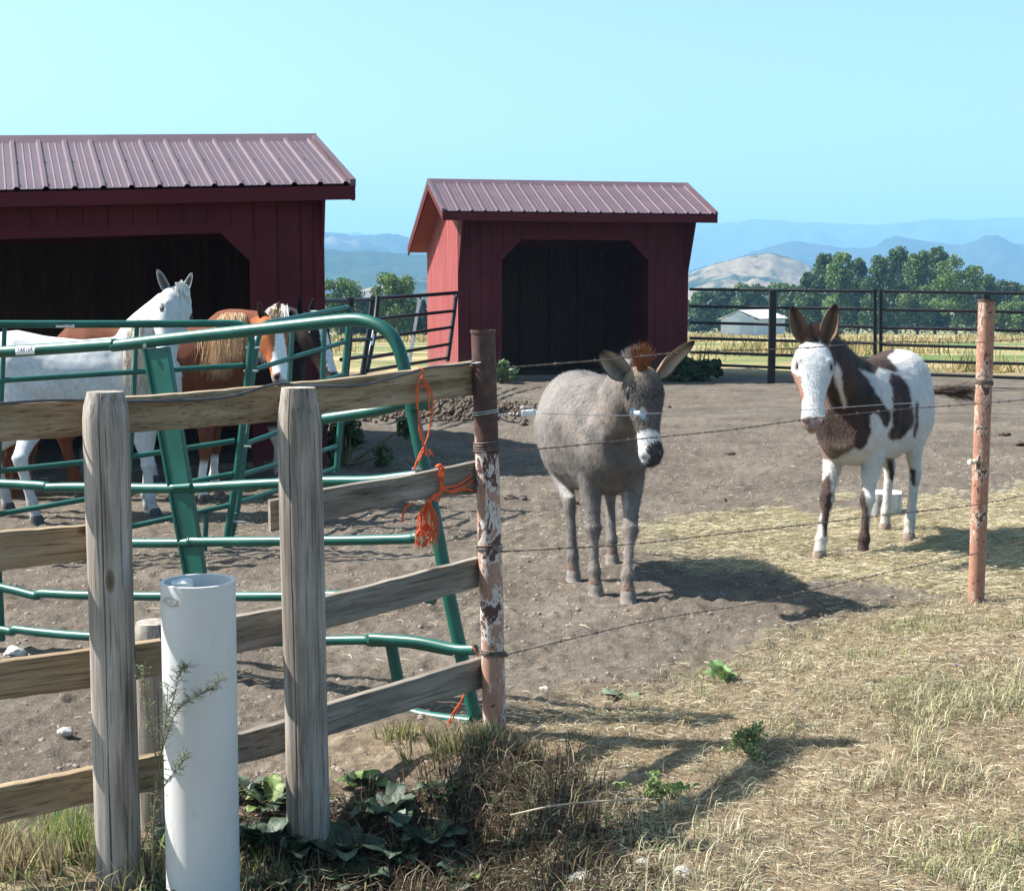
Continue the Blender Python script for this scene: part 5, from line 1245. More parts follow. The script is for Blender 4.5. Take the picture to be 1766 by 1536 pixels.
    rg=np.random.default_rng(4); po,a,u,s,W=i['poll'],i['a'],i['u'],i['s'],i['W']
    tuft=np.array([po+u*.03+s*random.uniform(-.03,.03)+Vector((0,random.uniform(0,.06),0)) for _ in range(60)])
    V,Fq,c=strands(1400,tuft,np.repeat(np.array([[0.0,.0,1.0]]),60,0),.085,.0022,[(.16,.085,.05),(.07,.04,.03),(.03,.02,.016)],rg,grav=.02,jit=.28)
    nk=i['neck']; rt=[]
    for k in range(len(nk)-1):
        for q in range(8):
            if (k+q/8)/(len(nk)-1)>.3: rt.append(nk[k].lerp(nk[k+1],q/8)+Vector((0,0,.14)))
    rt=np.array(rt); V2,F2,c2=strands(2000,rt,np.repeat(np.array([[0,.0,1.0]]),len(rt),0),.07,.0022,[(.05,.03,.025),(.10,.06,.045)],rg,grav=.1,jit=.25)
    link_mesh('mane',npmesh('mane',np.concatenate([V,V2]),np.concatenate([Fq,F2+len(V)]),np.concatenate([c,c2])),M['hair'],r)
    # tail swung out to the right
    b=W(-.66,0,.93); pts=[b,P(1598,674,9.45),P(1625,676,9.42),P(1648,676,9.38)]; mb=MB(); mb.tube(spline(pts,4),[.030,.030,.030,.028,.026,.024,.021,.018,.015,.012,.009,.006,.004],8)
    o=mb.build('tail',nmat('tail_dock_dark',[(.03,.02,.016),(.06,.04,.03)],20),r)
    rt=np.array([list(q) for q in spline(pts[1:],10)]); V,Fq,c=strands(800,rt,np.repeat(np.array([[1.0,-.05,.10]]),len(rt),0),.24,.0026,[(.03,.02,.016),(.06,.04,.03),(.17,.11,.08)],rg,grav=.12,jit=.26)
    link_mesh('tail_hair',npmesh('tail_hair',V,Fq,c),M['hair'],r)
    fuzz(r,i,110000,.012,rg)
mule()
# ---- horses
HT=[(.58,.86,.10,.14),(.50,.87,.17,.23),(.36,.91,.205,.285),(.18,.91,.235,.275),(-.05,.90,.26,.265),(-.28,.93,.26,.26),(-.46,.98,.245,.25),(-.60,1.0,.20,.215),(-.70,.98,.12,.14)]
def hair_obj(r,name,roots,dirs,n,L,cols,seed,w_=.004,grav=1,jit=.12,wave=.03,seg=7):
    rg=np.random.default_rng(seed); V,Fq,c=strands(n,np.array(roots),np.array(dirs),L,w_,cols,rg,grav=grav,jit=jit,wave=wave,seg=seg); return link_mesh(name,npmesh(name,V,Fq,c),M['hair'],r)
def neckroots(i,a=.25,b=1.0,lift=.16):
    nk=i['neck']; rt=[]
    for k in range(len(nk)-1):
        for q in range(10):
            fr=(k+q/10)/(len(nk)-1)
            if a<fr<=b: rt.append(nk[k].lerp(nk[k+1],q/10)+Vector((0,0,1))*lift*i['S']*(1.1-.3*fr))
    return rt
def white_horse():
    def colf(co,lx,ly,lz,ht,hu,hs,oh):
        n=fbm(co[:,0]*6,co[:,2]*6+co[:,1]*3,4,25); f=vn(co[:,0]*60+co[:,1]*40,co[:,2]*60,3)
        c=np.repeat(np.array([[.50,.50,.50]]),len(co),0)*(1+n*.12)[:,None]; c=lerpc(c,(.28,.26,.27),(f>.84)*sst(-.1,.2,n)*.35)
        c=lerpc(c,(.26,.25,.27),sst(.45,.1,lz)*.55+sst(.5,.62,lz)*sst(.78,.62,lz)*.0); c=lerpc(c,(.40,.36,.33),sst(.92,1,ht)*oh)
        return np.clip(c,.01,.85)
    poll=P(306,500,10.05); muz=P(282,648,9.78); S=1.06
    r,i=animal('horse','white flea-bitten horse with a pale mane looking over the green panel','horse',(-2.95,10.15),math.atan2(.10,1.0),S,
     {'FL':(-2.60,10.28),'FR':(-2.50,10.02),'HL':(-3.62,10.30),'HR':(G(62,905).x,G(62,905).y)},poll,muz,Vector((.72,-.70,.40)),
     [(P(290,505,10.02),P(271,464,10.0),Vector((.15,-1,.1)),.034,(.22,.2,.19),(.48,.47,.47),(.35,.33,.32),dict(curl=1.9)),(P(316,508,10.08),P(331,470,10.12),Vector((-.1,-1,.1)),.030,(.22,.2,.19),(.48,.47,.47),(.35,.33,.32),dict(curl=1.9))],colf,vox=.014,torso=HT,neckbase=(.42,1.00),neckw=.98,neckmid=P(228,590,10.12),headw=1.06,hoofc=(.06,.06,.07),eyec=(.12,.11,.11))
    cols=[(.62,.58,.52),(.50,.42,.32),(.35,.27,.19),(.7,.68,.64)]
    rt=[q+Vector((.0,-.10,-.09)) for q in neckroots(i,.15,.80)]; hair_obj(r,'mane',rt,[(.15,-.35,-.6)]*len(rt),4000,.42,cols,1,.003,jit=.16,wave=.05); pass
    po,a,u,s=i['poll'],i['a'],i['u'],i['s']; rt=[po+u*.07+s*random.uniform(-.05,.05)+a*random.uniform(-.05,.03) for _ in range(30)]; hair_obj(r,'forelock',rt,[tuple(a*.8+u*.25+s*.25)]*30,260,.15,[(.72,.70,.66),(.6,.57,.52)],2,.005)
    W=i['W']; hair_obj(r,'tail',[W(-.70,0,1.02),W(-.71,0,.98)],[(-.6,0,-.3)]*2,900,.85,cols,3,.007,jit=.08)
white_horse()
def chestnut():
    def colf(co,lx,ly,lz,ht,hu,hs,oh):
        n=fbm(co[:,0]*6,co[:,2]*6+co[:,1]*3,4,35)
        c=np.repeat(np.array([[.135,.047,.026]]),len(co),0)*(1+n*.6)[:,None]; c=lerpc(c,(.6,.58,.55),sst(.30,.25,lz)*(lx>0))
        h=np.repeat(np.array([[.33,.105,.04]]),len(co),0)*(1+n*.5)[:,None]; h=lerpc(h,(.7,.69,.68),(np.abs(hs)<.085-.03*np.sin(ht*6))*(hu>.0)*sst(.12,.2,ht)); h=lerpc(h,(.38,.27,.22),sst(.80,.9,ht)*(np.abs(hs)>.07)); h=lerpc(h,(.05,.04,.04),sst(.93,.98,ht)*.8)
        for sg in(1,-1): h=lerpc(h,(.015,.01,.01),np.exp(-(((ht-.925)/.035)**2+((hu-.035)/.04)**2+((hs-.085*sg)/.035)**2))*1.4)
        return np.clip(np.where(oh[:,None],h,c),.005,.8)
    poll=P(466,548,10.75); muz=P(488,664,10.45); S=1.10
    r,i=animal('horse','chestnut horse with a long flaxen mane and white blaze, head turned to the panel','horse',(-2.68,11.05),math.atan2(.02,1.0),S,
     {'FL':(-2.30,11.2),'FR':(G(352,868).x,G(352,868).y),'HL':(-3.40,11.2),'HR':(-3.30,10.95)},poll,muz,Vector((.75,-.75,.25)),
     [(P(452,552,10.72),P(447,518,10.7),Vector((.6,-.8,0)),.030,(.12,.07,.05),(.24,.075,.03),(.1,.04,.03),dict(curl=1.9)),(P(476,550,10.8),P(482,519,10.82),Vector((.3,-1,0)),.026,(.4,.2,.14),(.34,.13,.07),(.2,.09,.06),dict(curl=1.9))],colf,vox=.014,torso=HT,neckbase=(.44,1.0),neckw=1.1,neckmid=P(388,575,10.95),headw=1.12,hoofc=(.1,.08,.07),eyec=(.10,.04,.025))
    cols=[(.46,.30,.16),(.58,.42,.25),(.34,.15,.07),(.50,.36,.20)]
    rt=[q+Vector((0,-.07,-.02)) for q in neckroots(i,.12,.86)]; hair_obj(r,'mane',rt,[(.05,-.55,-.2)]*len(rt),6000,.38,cols,4,.0032,jit=.20,wave=.05)
    pass
    po,a,u,s=i['poll'],i['a'],i['u'],i['s']; rt=[po+u*.07+s*random.uniform(-.05,.05)+a*random.uniform(-.05,.05) for _ in range(30)]; hair_obj(r,'forelock',rt,[tuple(a*.8+u*.2-s*.3)]*30,180,.16,cols,6,.004)
    W=i['W']; hair_obj(r,'tail',[W(-.70,0,1.0),W(-.71,0,.96)],[(-.5,-.2,-.3)]*2,2200,1.15,[(.16,.055,.03),(.24,.1,.05),(.10,.035,.02)],7,.008,jit=.10)
chestnut()
def pinto():
    def colf(co,lx,ly,lz,ht,hu,hs,oh):
        n=fbm(co[:,0]*4,co[:,2]*4+co[:,1]*3,4,45)
        c=np.repeat(np.array([[.022,.017,.016]]),len(co),0)*(1+n*.5)[:,None]; c=lerpc(c,(.6,.59,.57),(sst(.45,.38,lz))*.7)
        h=np.repeat(np.array([[.022,.017,.016]]),len(co),0); h=lerpc(h,(.62,.62,.63),(np.abs(hs)<.07)*(hu>.0)*sst(.2,.25,ht)*sst(.85,.8,ht)); h=lerpc(h,(.12,.09,.085),sst(.85,.95,ht)*.7)
        return np.clip(np.where(oh[:,None],h,c),.005,.8)
    poll=P(533,545,11.5); muz=P(578,668,11.25); S=1.10
    r,i=animal('horse','black horse with a white mane and blaze, farthest right of the horses','horse',(-2.35,11.95),math.atan2(-.05,1.0),S,
     {'FL':(-1.95,12.1),'FR':(-1.88,11.85),'HL':(-3.05,12.1),'HR':(-2.95,11.85)},poll,muz,Vector((.85,-.65,.3)),
     [(P(519,550,11.45),P(516,511,11.42),Vector((.8,-.6,0)),.032,(.02,.015,.014),(.03,.022,.02),(.02,.015,.014),dict(curl=1.9)),(P(535,545,11.6),P(543,512,11.62),Vector((.4,-1,0)),.026,(.05,.04,.04),(.10,.08,.08),(.03,.02,.02),dict(curl=1.9))],colf,vox=.015,torso=HT,neckbase=(.42,1.0),neckw=1.05,neckmid=P(478,562,11.8),headw=1.0,hoofc=(.08,.07,.07))
    cols=[(.70,.69,.66),(.6,.57,.52),(.45,.42,.38)]
    rt=[q+Vector((0,-.06,-.01)) for q in neckroots(i,.1,.85)]; hair_obj(r,'mane',rt,[(.0,-.6,.2)]*len(rt),2600,.36,cols,8,.007,jit=.14)
    po,a,u,s=i['poll'],i['a'],i['u'],i['s']; rt=[po+u*.07+s*random.uniform(-.05,.05) for _ in range(30)]; hair_obj(r,'forelock',rt,[tuple(a*.6+u*.3)]*30,400,.2,cols,9,.005)
    W=i['W']; hair_obj(r,'tail',[W(-.70,0,1.0)],[(-.5,-.2,-.3)],800,1.1,[(.03,.02,.02),(.2,.18,.17)],10,.008,jit=.08)
pinto()
# ---------------------------------------------------------------- ground cover
def blades(name,x,y,h,wd,cols,label,rng,lean=.5,flat=False,cat='grass',zoff=0):
    n=len(x); z=hz(x,y)+zoff; a=rng.random(n)*6.283; ln=(lean*(.3+rng.random(n)))*h
    dx=np.cos(a);dy=np.sin(a); sx=-dy;sy=dx
    b=rng.random(n)*6.283 if not flat else a+1.57
    w2=wd*(.6+.8*rng.random(n))/2
    if flat:
        tz=h*rng.uniform(-.12,.30,n)
        P0=np.stack([x-dx*h/2,y-dy*h/2,z+.004+np.maximum(0,-tz)],1);P2=np.stack([x+dx*h/2,y+dy*h/2,z+.004+np.maximum(0,tz)],1);P1=(P0+P2)/2+np.stack([sx*h*.08*rng.normal(size=n),sy*h*.08*rng.normal(size=n),np.abs(rng.normal(size=n))*.006],1)
    else:
        P0=np.stack([x,y,z-.004],1);P1=P0+np.stack([dx*ln*.35,dy*ln*.35,h*.6],1);P2=P0+np.stack([dx*ln,dy*ln,h*(.95-.25*np.minimum(1,ln/h))],1)
    S=np.stack([sx,sy,np.zeros(n)],1)
    if flat: S=np.stack([sx*.6,sy*.6,np.ones(n)*.7],1)
    S=S*w2[:,None]
    V=np.stack([P0-S,P0+S,P1-S*.8,P1+S*.8,P2-S*.12,P2+S*.12],1).reshape(-1,3)
    i=np.arange(n)[:,None]*6; Fq=np.concatenate([i+[[0,1,3,2]],i+[[2,3,5,4]]])
    cc=np.asarray(cols)[rng.integers(0,len(cols),n)]*(.75+.5*rng.random(n))[:,None]
    me=npmesh(name,V,Fq,np.repeat(cc,6,0)); o=link_mesh(name,me,M['grass']); return tag(o,label,cat,kind='stuff')
def scatter(n,x0,x1,y0,y1,dens,rng):
    x=rng.uniform(x0,x1,n*3); y=rng.uniform(y0,y1,n*3); px,py=proj(np.stack([x,y,x*0],1))
    k=(rng.random(n*3)<dens(x,y))&(px>-120)&(px<1890)&(py<1640); x=x[k][:n];y=y[k][:n]; return x,y
rg=np.random.default_rng(11)
DRY=[(.40,.345,.215),(.48,.425,.29),(.32,.27,.17),(.55,.51,.38),(.25,.20,.13)]; GRN=[(.19,.215,.10),(.24,.265,.13),(.14,.165,.08)]
lawn=lambda x,y: grass_mask(x,y)*sst(-.1,.9,x-.10*(y-3.5)+fbm(x*3,y*3,3,51)*.9)*(.06+.94*sst(-.02,.10,fbm(x*2.5,y*2.5,3,52)+.10*sst(.3,1.6,x)-.02))
x,y=scatter(40000,-.1,4.2,3.25,8.2,lawn,rg); hgt=.038*(.5+rg.random(len(x)))*(.55+.9*sst(-.1,.25,fbm(x*2,y*2,3,53)))*(.6+.6*sst(6.5,4.0,y))
blades('dry_grass',x,y,hgt,.0028,DRY*3+[(.58,.53,.36)]+GRN,'short dry straw coloured grass covering the verge at lower right',rg,.9)
x,y=scatter(12000,.25,4.2,3.25,6.5,lambda x,y:lawn(x,y)*sst(.02,.2,fbm(x*3.1,y*3.1,3,57)+.04),rg)
blades('green_grass',x,y,.05*(.5+rg.random(len(x))),.0028,GRN+[(.32,.33,.14)],'patches of greener grass mixed into the dry verge',rg,.8)
x,y=scatter(62000,-.2,4.5,3.25,8.5,lambda x,y:grass_mask(x,y)*.9,rg); blades('thatch',x,y,.02+.05*rg.random(len(x)),.0022,DRY+[(.22,.15,.09),(.5,.46,.36),(.30,.21,.13)],'flattened dead thatch between the living grass',rg,flat=True,cat='thatch')
hd=lambda x,y:pixmask(x,y,HAY)*(.30+.70*sst(-.08,.12,fbm(x*2.2,y*2.2,4,61)))*(.35+.65*sst(.9,1.7,x))
x,y=scatter(52000,.5,4.6,6.6,11.5,hd,rg); blades('spilled_hay',x,y,.05+.08*rg.random(len(x)),.0032,[(.42,.36,.22),(.52,.46,.31),(.33,.29,.17),(.40,.35,.24),(.62,.57,.44),(.24,.19,.12)],'pale spilled hay scattered under and around the pinto mule',rg,flat=True,cat='hay',zoff=.006)
x,y=scatter(9000,-4,5,4.6,14,lambda x,y:(1-grass_mask(x,y))*(.12+.88*sst(.02,.2,fbm(x*.8,y*.8,3,66))),rg); blades('loose_straw',x,y,.03+.06*rg.random(len(x)),.003,DRY+[(.2,.15,.1)],'stray straw bits on the bare yard dirt',rg,flat=True,cat='straw')
# clods
def clods(name,n,dens,x0,x1,y0,y1,s0,s1,mat,label,cat,rng):
    x,y=scatter(n,x0,x1,y0,y1,dens,rng); n=len(x); z=hz(x,y); s=s0+(s1-s0)*rng.random(n)**2.5
    base_=np.array([[0,0,1],[1,0,0],[0,1,0],[-1,0,0],[0,-1,0],[.5,.5,.75],[-.5,.5,.75],[-.5,-.5,.75],[.5,-.5,.75]])*1.0
    fs=np.array([[0,5,2],[0,2,6],[0,6,3],[0,3,7],[0,7,4],[0,4,8],[0,8,1],[0,1,5],[5,1,2],[6,2,3],[7,3,4],[8,4,1]])
    V=base_[None]*(s[:,None,None])*rng.uniform(.55,1.3,(n,9,3))*np.array([1,1,.6]); V+=np.stack([x,y,z-s*.15],1)[:,None]
    Fq=(fs[None]+np.arange(n)[:,None,None]*9).reshape(-1,3); o=link_mesh(name,npmesh(name,V.reshape(-1,3),Fq,smooth=False),mat); return tag(o,label,cat,kind='stuff')
yd=lambda x,y:(1-grass_mask(x,y))*(.3+.7*sst(-.05,.2,fbm(x*1.2,y*1.2,3,71)))
dirtm=nmat('yard_clod',[(.12,.09,.072),(.19,.15,.125),(.25,.21,.18)],7,bs=.5)
clods('dirt_clods',16000,lambda x,y:np.minimum(1,yd(x,y)+.15),-5,5.5,4.4,16,.003,.017,dirtm,'small dirt clods and crumbs over the yard','dirt',rg)
clods('ditch_crumbs',1500,lambda x,y:np.ones_like(x),-.9,.5,3.2,4.6,.004,.02,dirtm,'crumbled dark soil in the little ditch by the posts','soil',rg)
# manure heap between the panels and the small shed
def heap():
    n=3200; cx,cy=P(730,700,20).x,20.0; x=rg.normal(size=n)*.95+P(725,700,19.6).x; y=19.3+rg.normal(size=n)*.8; r2=((x-P(725,700,19.6).x)/1.3)**2+((y-19.3)/1.1)**2; z=hz(x,y)+.14*np.exp(-r2)*(.4+.6*rg.random(n))
    base_=np.array([[0,0,1],[1,0,0],[0,1,0],[-1,0,0],[0,-1,0],[0,0,-1]])*1.0; fs=np.array([[0,1,2],[0,2,3],[0,3,4],[0,4,1],[5,2,1],[5,3,2],[5,4,3],[5,1,4]])
    s=.012+.05*rg.random(n)**2.5; V=base_[None]*s[:,None,None]*rg.uniform(.6,1.3,(n,6,3)); V+=np.stack([x,y,z],1)[:,None]
    Fq=(fs[None]+np.arange(n)[:,None,None]*6).reshape(-1,3); tag(link_mesh('manure_pile',npmesh('manure_pile',V.reshape(-1,3),Fq),M['manure']),'dark churned heap of manure and dirt near the small shed','manure pile',kind='stuff')
heap()
def lump(name,c,s,mat,label,cat,seed,n=1,group=None,sq=.6):
    rgl=np.random.default_rng(seed); import bmesh
    bm=bmesh.new()
    for k in range(n):
        off=Vector(rgl.normal(size=3)*s*.6*(n>1)); off.z=abs(off.z)*.3; g=bmesh.ops.create_icosphere(bm,subdivisions=3,radius=s*(.7 if n>1 else 1)*rgl.uniform(.8,1.1),matrix=Matrix.Translation(off))
    for v in bm.verts:
        p=v.co; q=float(fbm(np.array([p.x/s*1.3+seed]),np.array([p.y/s*1.3+p.z/s]),3,seed)[0]); v.co=Vector((p.x*(1+q*.9),p.y*(1+q*.7),p.z*sq*(1+q)))
    me=bpy.data.meshes.new(name); bm.to_mesh(me); bm.free(); o=bpy.data.objects.new(name,me); COL.objects.link(o); me.materials.append(mat); c=Vector(c); o.location=(c.x,c.y,gz(c.x,c.y)+s*.12)
    if cat!='stone': me.shade_smooth()
    return tag(o,label,cat,group)
for k,(x,y,s,lb) in enumerate(((25,1130,.045,'grey stone at the left edge under the bent gate rail'),(112,1268,.035,'pale stone in the dirt between gate and left post'),(940,1192,.022,'white pebble just right of the left pipe post'),(1108,1492,.03,'white stone at the bottom edge of the ditch'),(1178,1508,.028,'second pale stone by the bottom edge, right of the white one'),(998,1516,.035,'broken pale stone on the ditch lip at the bottom'))): lump('stone',G(x,y),s,M['rock'],lb,'stone',k+1,group='loose stones')
for k,(x,y,s,lb) in enumerate(((1258,782,.05,'manure lump on the yard behind the two animals'),(1247,865,.045,'flat manure lump in the yard centre'),(1478,650,.09,'dark lump by the far fence'),(1750,770,.07,'pair of dark lumps near the right edge'),(1000,868,.05,'manure lump behind the donkey\'s legs'),(1728,752,.05,'single dark lump right of the salmon post'),(893,862,.05,'manure lump just right of the left pipe post'))): lump('manure_lump',G(x,y),s,M['manure'],lb,'manure',k+20,n=3,group='manure lumps in the yard')
# ---------------------------------------------------------------- leafy plants
def bigleaf(mb_list,base_,d,L,Wd,droop,col,rng):
    """curved broad leaf"""
    n,m=9,6; d=Vector(d).normalized(); s=d.cross(Vector((0,0,1))).normalized(); V=[];C=[]
    for i in range(n+1):
        t=i/n; w_=Wd*math.sin(math.pi*min(1,(t*.93+.07)**.8))**.75*(1-.15*t); c=base_+d*(L*t*(1-.15*t))+Vector((0,0,1))*(L*(.45*t-droop*t*t))
        for k in range(m+1):
            q=(k/m-.5)*2; wob=math.sin(t*9+q*3+base_.x*50)*.006*abs(q)*(L/.12)
            V.append(c+s*(q*w_)+Vector((0,0,1))*(abs(q)*w_*.28+wob-.0*q)); vein=.85+.3*abs(math.sin((t*3-abs(q))*9))*.5+(.35 if k==m//2 else 0)
            C.append(np.array(col)*vein*rng.uniform(.9,1.1))
    Fq=[(i*(m+1)+k,i*(m+1)+k+1,(i+1)*(m+1)+k+1,(i+1)*(m+1)+k) for i in range(n) for k in range(m)]
    return V,Fq,C
M['broadleaf']=vcolmat('broad_leaf',.55,.35,.25,30,bs=.5,bd=.003,bscale=90,trans=.15)
def burdock(x,y,nl,L,cols,label,seed,z=None,up=.55,cat='plant',name='burdock_plant',group=None,ang=(0,6.28),stem=.02):
    r=np.random.default_rng(seed); z=gz(x,y) if z is None else z; t=thing(name,(x,y,z),label,cat,group); b=Vector((x,y,z))
    for i in range(nl):
        a=ang[0]+(ang[1]-ang[0])*(i+r.random()*.7)/nl; l=L*r.uniform(.65,1.1); el=r.uniform(.1,up)*1.6; d=Vector((math.cos(a),math.sin(a),el)).normalized()
        st=b+d*stem*r.uniform(.5,2)
        V,Fq,C=bigleaf(None,st,d,l,l*r.uniform(.30,.42),r.uniform(.35,.8),cols[r.integers(0,len(cols))],r); me=npmesh('leaf',V,Fq,C,smooth=True); link_mesh('leaf',me,M['broadleaf'],t)
    return t
BG=[(.032,.055,.034),(.045,.075,.042),(.06,.09,.06)]; BY=[(.13,.19,.05),(.09,.14,.04)]
gB='broad leaved burdock plants along the fence foot'
for args in (((455,1440,3.9),8,.15,BG,'burdock leaves crowding the right foot of the white pipe',1),((505,1455,3.97),7,.15,BG,'large dull leaves at the left foot of the cracked pale post',2),((598,1450,4.02),8,.15,BG,'dark leaves spreading right of the cracked pale post\'s foot',12),((665,1385,4.05),8,.15,BG+[(.16,.19,.16)],'silvery wilting leaves between pale post and dead weeds',3),((625,1335,4.35),6,.11,BG+BY,'leaves rising under the lowest grey board',4),((300,1450,3.98),7,.13,BG,'dark leaves between left post and white pipe',5),((105,1440,4.0),4,.11,BY,'bright green leaves at the bottom left by the board',6),((465,1370,4.15),8,.12,BY+BG,'fresh green leaves behind and left of the cracked pale post',7),((740,1440,3.85),6,.13,BG,'drooping dark leaves in the shaded ditch',8),((610,1510,3.6),7,.13,BG,'burdock leaves at the bottom edge in the ditch shade',9),((475,1520,3.6),7,.13,BG,'burdock leaves at the bottom edge beside the white pipe',10),((300,1530,3.62),5,.12,BG,'dark leaf clump at the bottom left of the white pipe',11),((690,1455,3.8),7,.12,BG,'small dark leaves among the brown stalks right of the silvery leaves',13),((800,1500,3.8),6,.10,BG+BY,'low green leaves at the bottom of the ditch below the pipe post',14),((760,1350,4.3),5,.09,BG+BY,'small leaf clump on the slope under the lowest board\'s right half',15),((420,1345,4.3),6,.10,BY+BG,'sunlit leaves directly right of the white pipe under the board',16)):
    (px,py,Y),nl,L,c,lb,sd=args; q=GT(px,py+25); burdock(q.x,q.y,nl+5,L*.80,c,lb,sd,group=gB)
q=GT(1246,1178); burdock(q.x,q.y,7,.10,[(.12,.20,.07),(.16,.24,.09)],'small upright green leafy weed alone on the dirt edge',21,up=1.6,name='leafy_weed')
q=GT(1075,1203); burdock(q.x,q.y,4,.11,[(.20,.23,.16),(.14,.17,.10)],'flat grey green weed lying on the dry verge',22,up=.1,name='leafy_weed')
def shrubby(px,py,Y,n,rad,hh,cols,label,name='low_weed',seed=0,leaf=.02,cat='plant',group=None,zb=None):
    r=np.random.default_rng(seed); b=P(px,py,Y) if zb is not None else GT(px,py); Y=b.y; z=b.z if zb is None else zb; t=thing(name,(b.x,Y,z),label,cat,group)
    k=14; C=np.stack([b.x+r.normal(size=k)*rad*.5,Y+r.normal(size=k)*rad*.4,z+hh*(.15+.75*r.random(k))],1); V,Fq,cc=leaves(n,C,[[rad*.3,rad*.3,hh*.22]]*k,leaf,cols,r); V[:,2]=np.maximum(V[:,2],z)
    link_mesh('foliage',npmesh('foliage',V,Fq,cc),M['leafgreen'],t); mb=MB()
    for c in C: mb.tube([Vector((b.x,Y,z-.01)),Vector(c)],[.004*leaf/.02,.0015*leaf/.02],4,False)
    mb.build('stem',nmat('weed_stem',[(.12,.13,.05),(.2,.16,.08)],20,bs=0) if 'weed_stem' not in bpy.data.materials else bpy.data.materials['weed_stem'],t)
shrubby(1288,1300,4.85,900,.09,.10,[(.12,.17,.06),(.19,.24,.10),(.3,.32,.16)],'round bushy green weed in the shadow tip on the verge',seed=1,leaf=.013)
shrubby(1140,1375,4.3,350,.10,.06,[(.13,.2,.06),(.2,.26,.1)],'sprawling green weed on the ditch edge',seed=2,leaf=.016)
shrubby(600,782,13.2,900,.32,.5,[(.04,.07,.025),(.06,.1,.04)],'dark weeds at the long shed\'s front corner',seed=3,leaf=.07,zb=0)
shrubby(865,655,25.3,700,.26,.38,[(.09,.15,.05),(.12,.18,.07),(.3,.35,.25)],'leafy weed at the left side of the small shed\'s doorway',seed=4,leaf=.09,zb=0)
shrubby(1200,652,25.9,1300,.42,.40,[(.03,.055,.025),(.05,.085,.035)],'dark spreading weeds at the small shed\'s right corner',seed=5,leaf=.10,zb=0)
shrubby(1150,655,25.9,400,.35,.22,[(.03,.055,.025),(.05,.085,.035)],'low weeds along the small shed\'s right front wall',seed=6,leaf=.09,zb=0)
# feathery weed with thin stems in front of the white pipe
def wisp():
    r=random.Random(5); b=P(262,1500,3.62); t=thing('feathery_weed',(b.x,3.62,gz(b.x,3.62)),'tall thin feathery weed leaning across the white pipe','plant'); mb=MB(); mb.mi=0
    lf=MB()
    def br(pts,r0,dens):
        path=spline([P(x,y,Y) for x,y,Y in pts],8); mb.tube(path,[r0*(1-.7*i/len(path)) for i in range(len(path))],5,False)
        for i in range(3,len(path)):
            for _ in range(dens):
                q=path[i]; d=Vector((r.uniform(-1,1),r.uniform(-1,1)*.6,r.uniform(-.3,1))).normalized()*r.uniform(.010,.032); mb.tube([q,q+d],[.0007,.0004],3,False)
                for k in range(4):
                    p=q+d*(.3+.2*k); e=Vector((r.uniform(-1,1),r.uniform(-1,1),r.uniform(-.5,1))).normalized()*.008; s=d.cross(e).normalized()*.0011; lf.add([p-s,p+s,p+e],[(0,1,2)])
    br([(262,1500,3.62),(266,1400,3.61),(275,1320,3.6),(285,1250,3.6),(290,1180,3.6)],.003,3)
    br([(278,1300,3.6),(290,1260,3.58),(305,1225,3.57),(330,1205,3.56),(360,1190,3.55),(385,1168,3.54)],.0018,4)
    br([(272,1340,3.6),(262,1260,3.6),(250,1200,3.6),(248,1150,3.6)],.002,4)
    br([(285,1250,3.6),(300,1200,3.58),(310,1160,3.58),(322,1150,3.57)],.0016,4)
    br([(268,1380,3.6),(290,1345,3.58),(310,1320,3.57),(318,1300,3.56)],.0016,3)
    mb.build('stem',nmat('feathery_stem',[(.16,.12,.08),(.22,.2,.1)],30,bs=0),t); lf.build('foliage',nmat('feathery_leaf',[(.13,.18,.09),(.2,.25,.14)],30,bs=0),t)
wisp()
# tussocks and dead stalks
def tussock(px,py,Y,n,L,cols,label,seed,spread=.05,wd=.004,name='grass_tuft',lean=.6,group='grass tufts round the fence posts'):
    r=np.random.default_rng(seed); b=GT(px,py); Y=b.y; z=b.z; roots=np.stack([b.x+r.normal(size=40)*spread,Y+r.normal(size=40)*spread*.7,np.full(40,z)],1); roots[:,2]=hz(roots[:,0],roots[:,1])-.005
    V,Fq,c=strands(n,roots,np.repeat(np.array([[0,0,1.0]]),40,0),L,wd,cols,r,grav=.18,jit=.35*lean/.6,wave=.0)
    tag(link_mesh(name,npmesh(name,V,Fq,c),M['grass'],origin=(b.x,Y,z)),label,'grass tuft',group)
GG=[(.13,.22,.05),(.2,.28,.08),(.35,.33,.15)]; DD=[(.42,.35,.2),(.3,.24,.14),(.52,.46,.3),(.17,.12,.08)]; DB=[(.20,.15,.10),(.13,.09,.06),(.32,.26,.18),(.42,.36,.26)]
for k,a in enumerate(((120,1470,3.72,260,.16,GG,'green grass tuft at the left post\'s left foot'),(30,1500,3.6,500,.13,DD,'dry tuft in the bottom left corner'),(195,1500,3.62,300,.15,GG+DD,'mixed tuft hiding the left post\'s foot'),(260,1520,3.55,350,.12,DD,'dry seedy tuft left of the white pipe\'s foot',.05),(430,1520,3.5,200,.10,GG+DB,'sparse tuft right of the white pipe\'s foot'),(800,1290,4.72,900,.10,DD+GG[:1],'pale tuft at the left pipe post\'s left foot',.06),(690,1270,4.6,300,.06,GG+DD,'short green tuft under the lowest grey board',.035),(880,1300,4.85,350,.09,DD+DB,'dry tuft at the left pipe post\'s right foot',.05))):
    tussock(*a[:7],seed=50+k,spread=a[7] if len(a)>7 else .07)
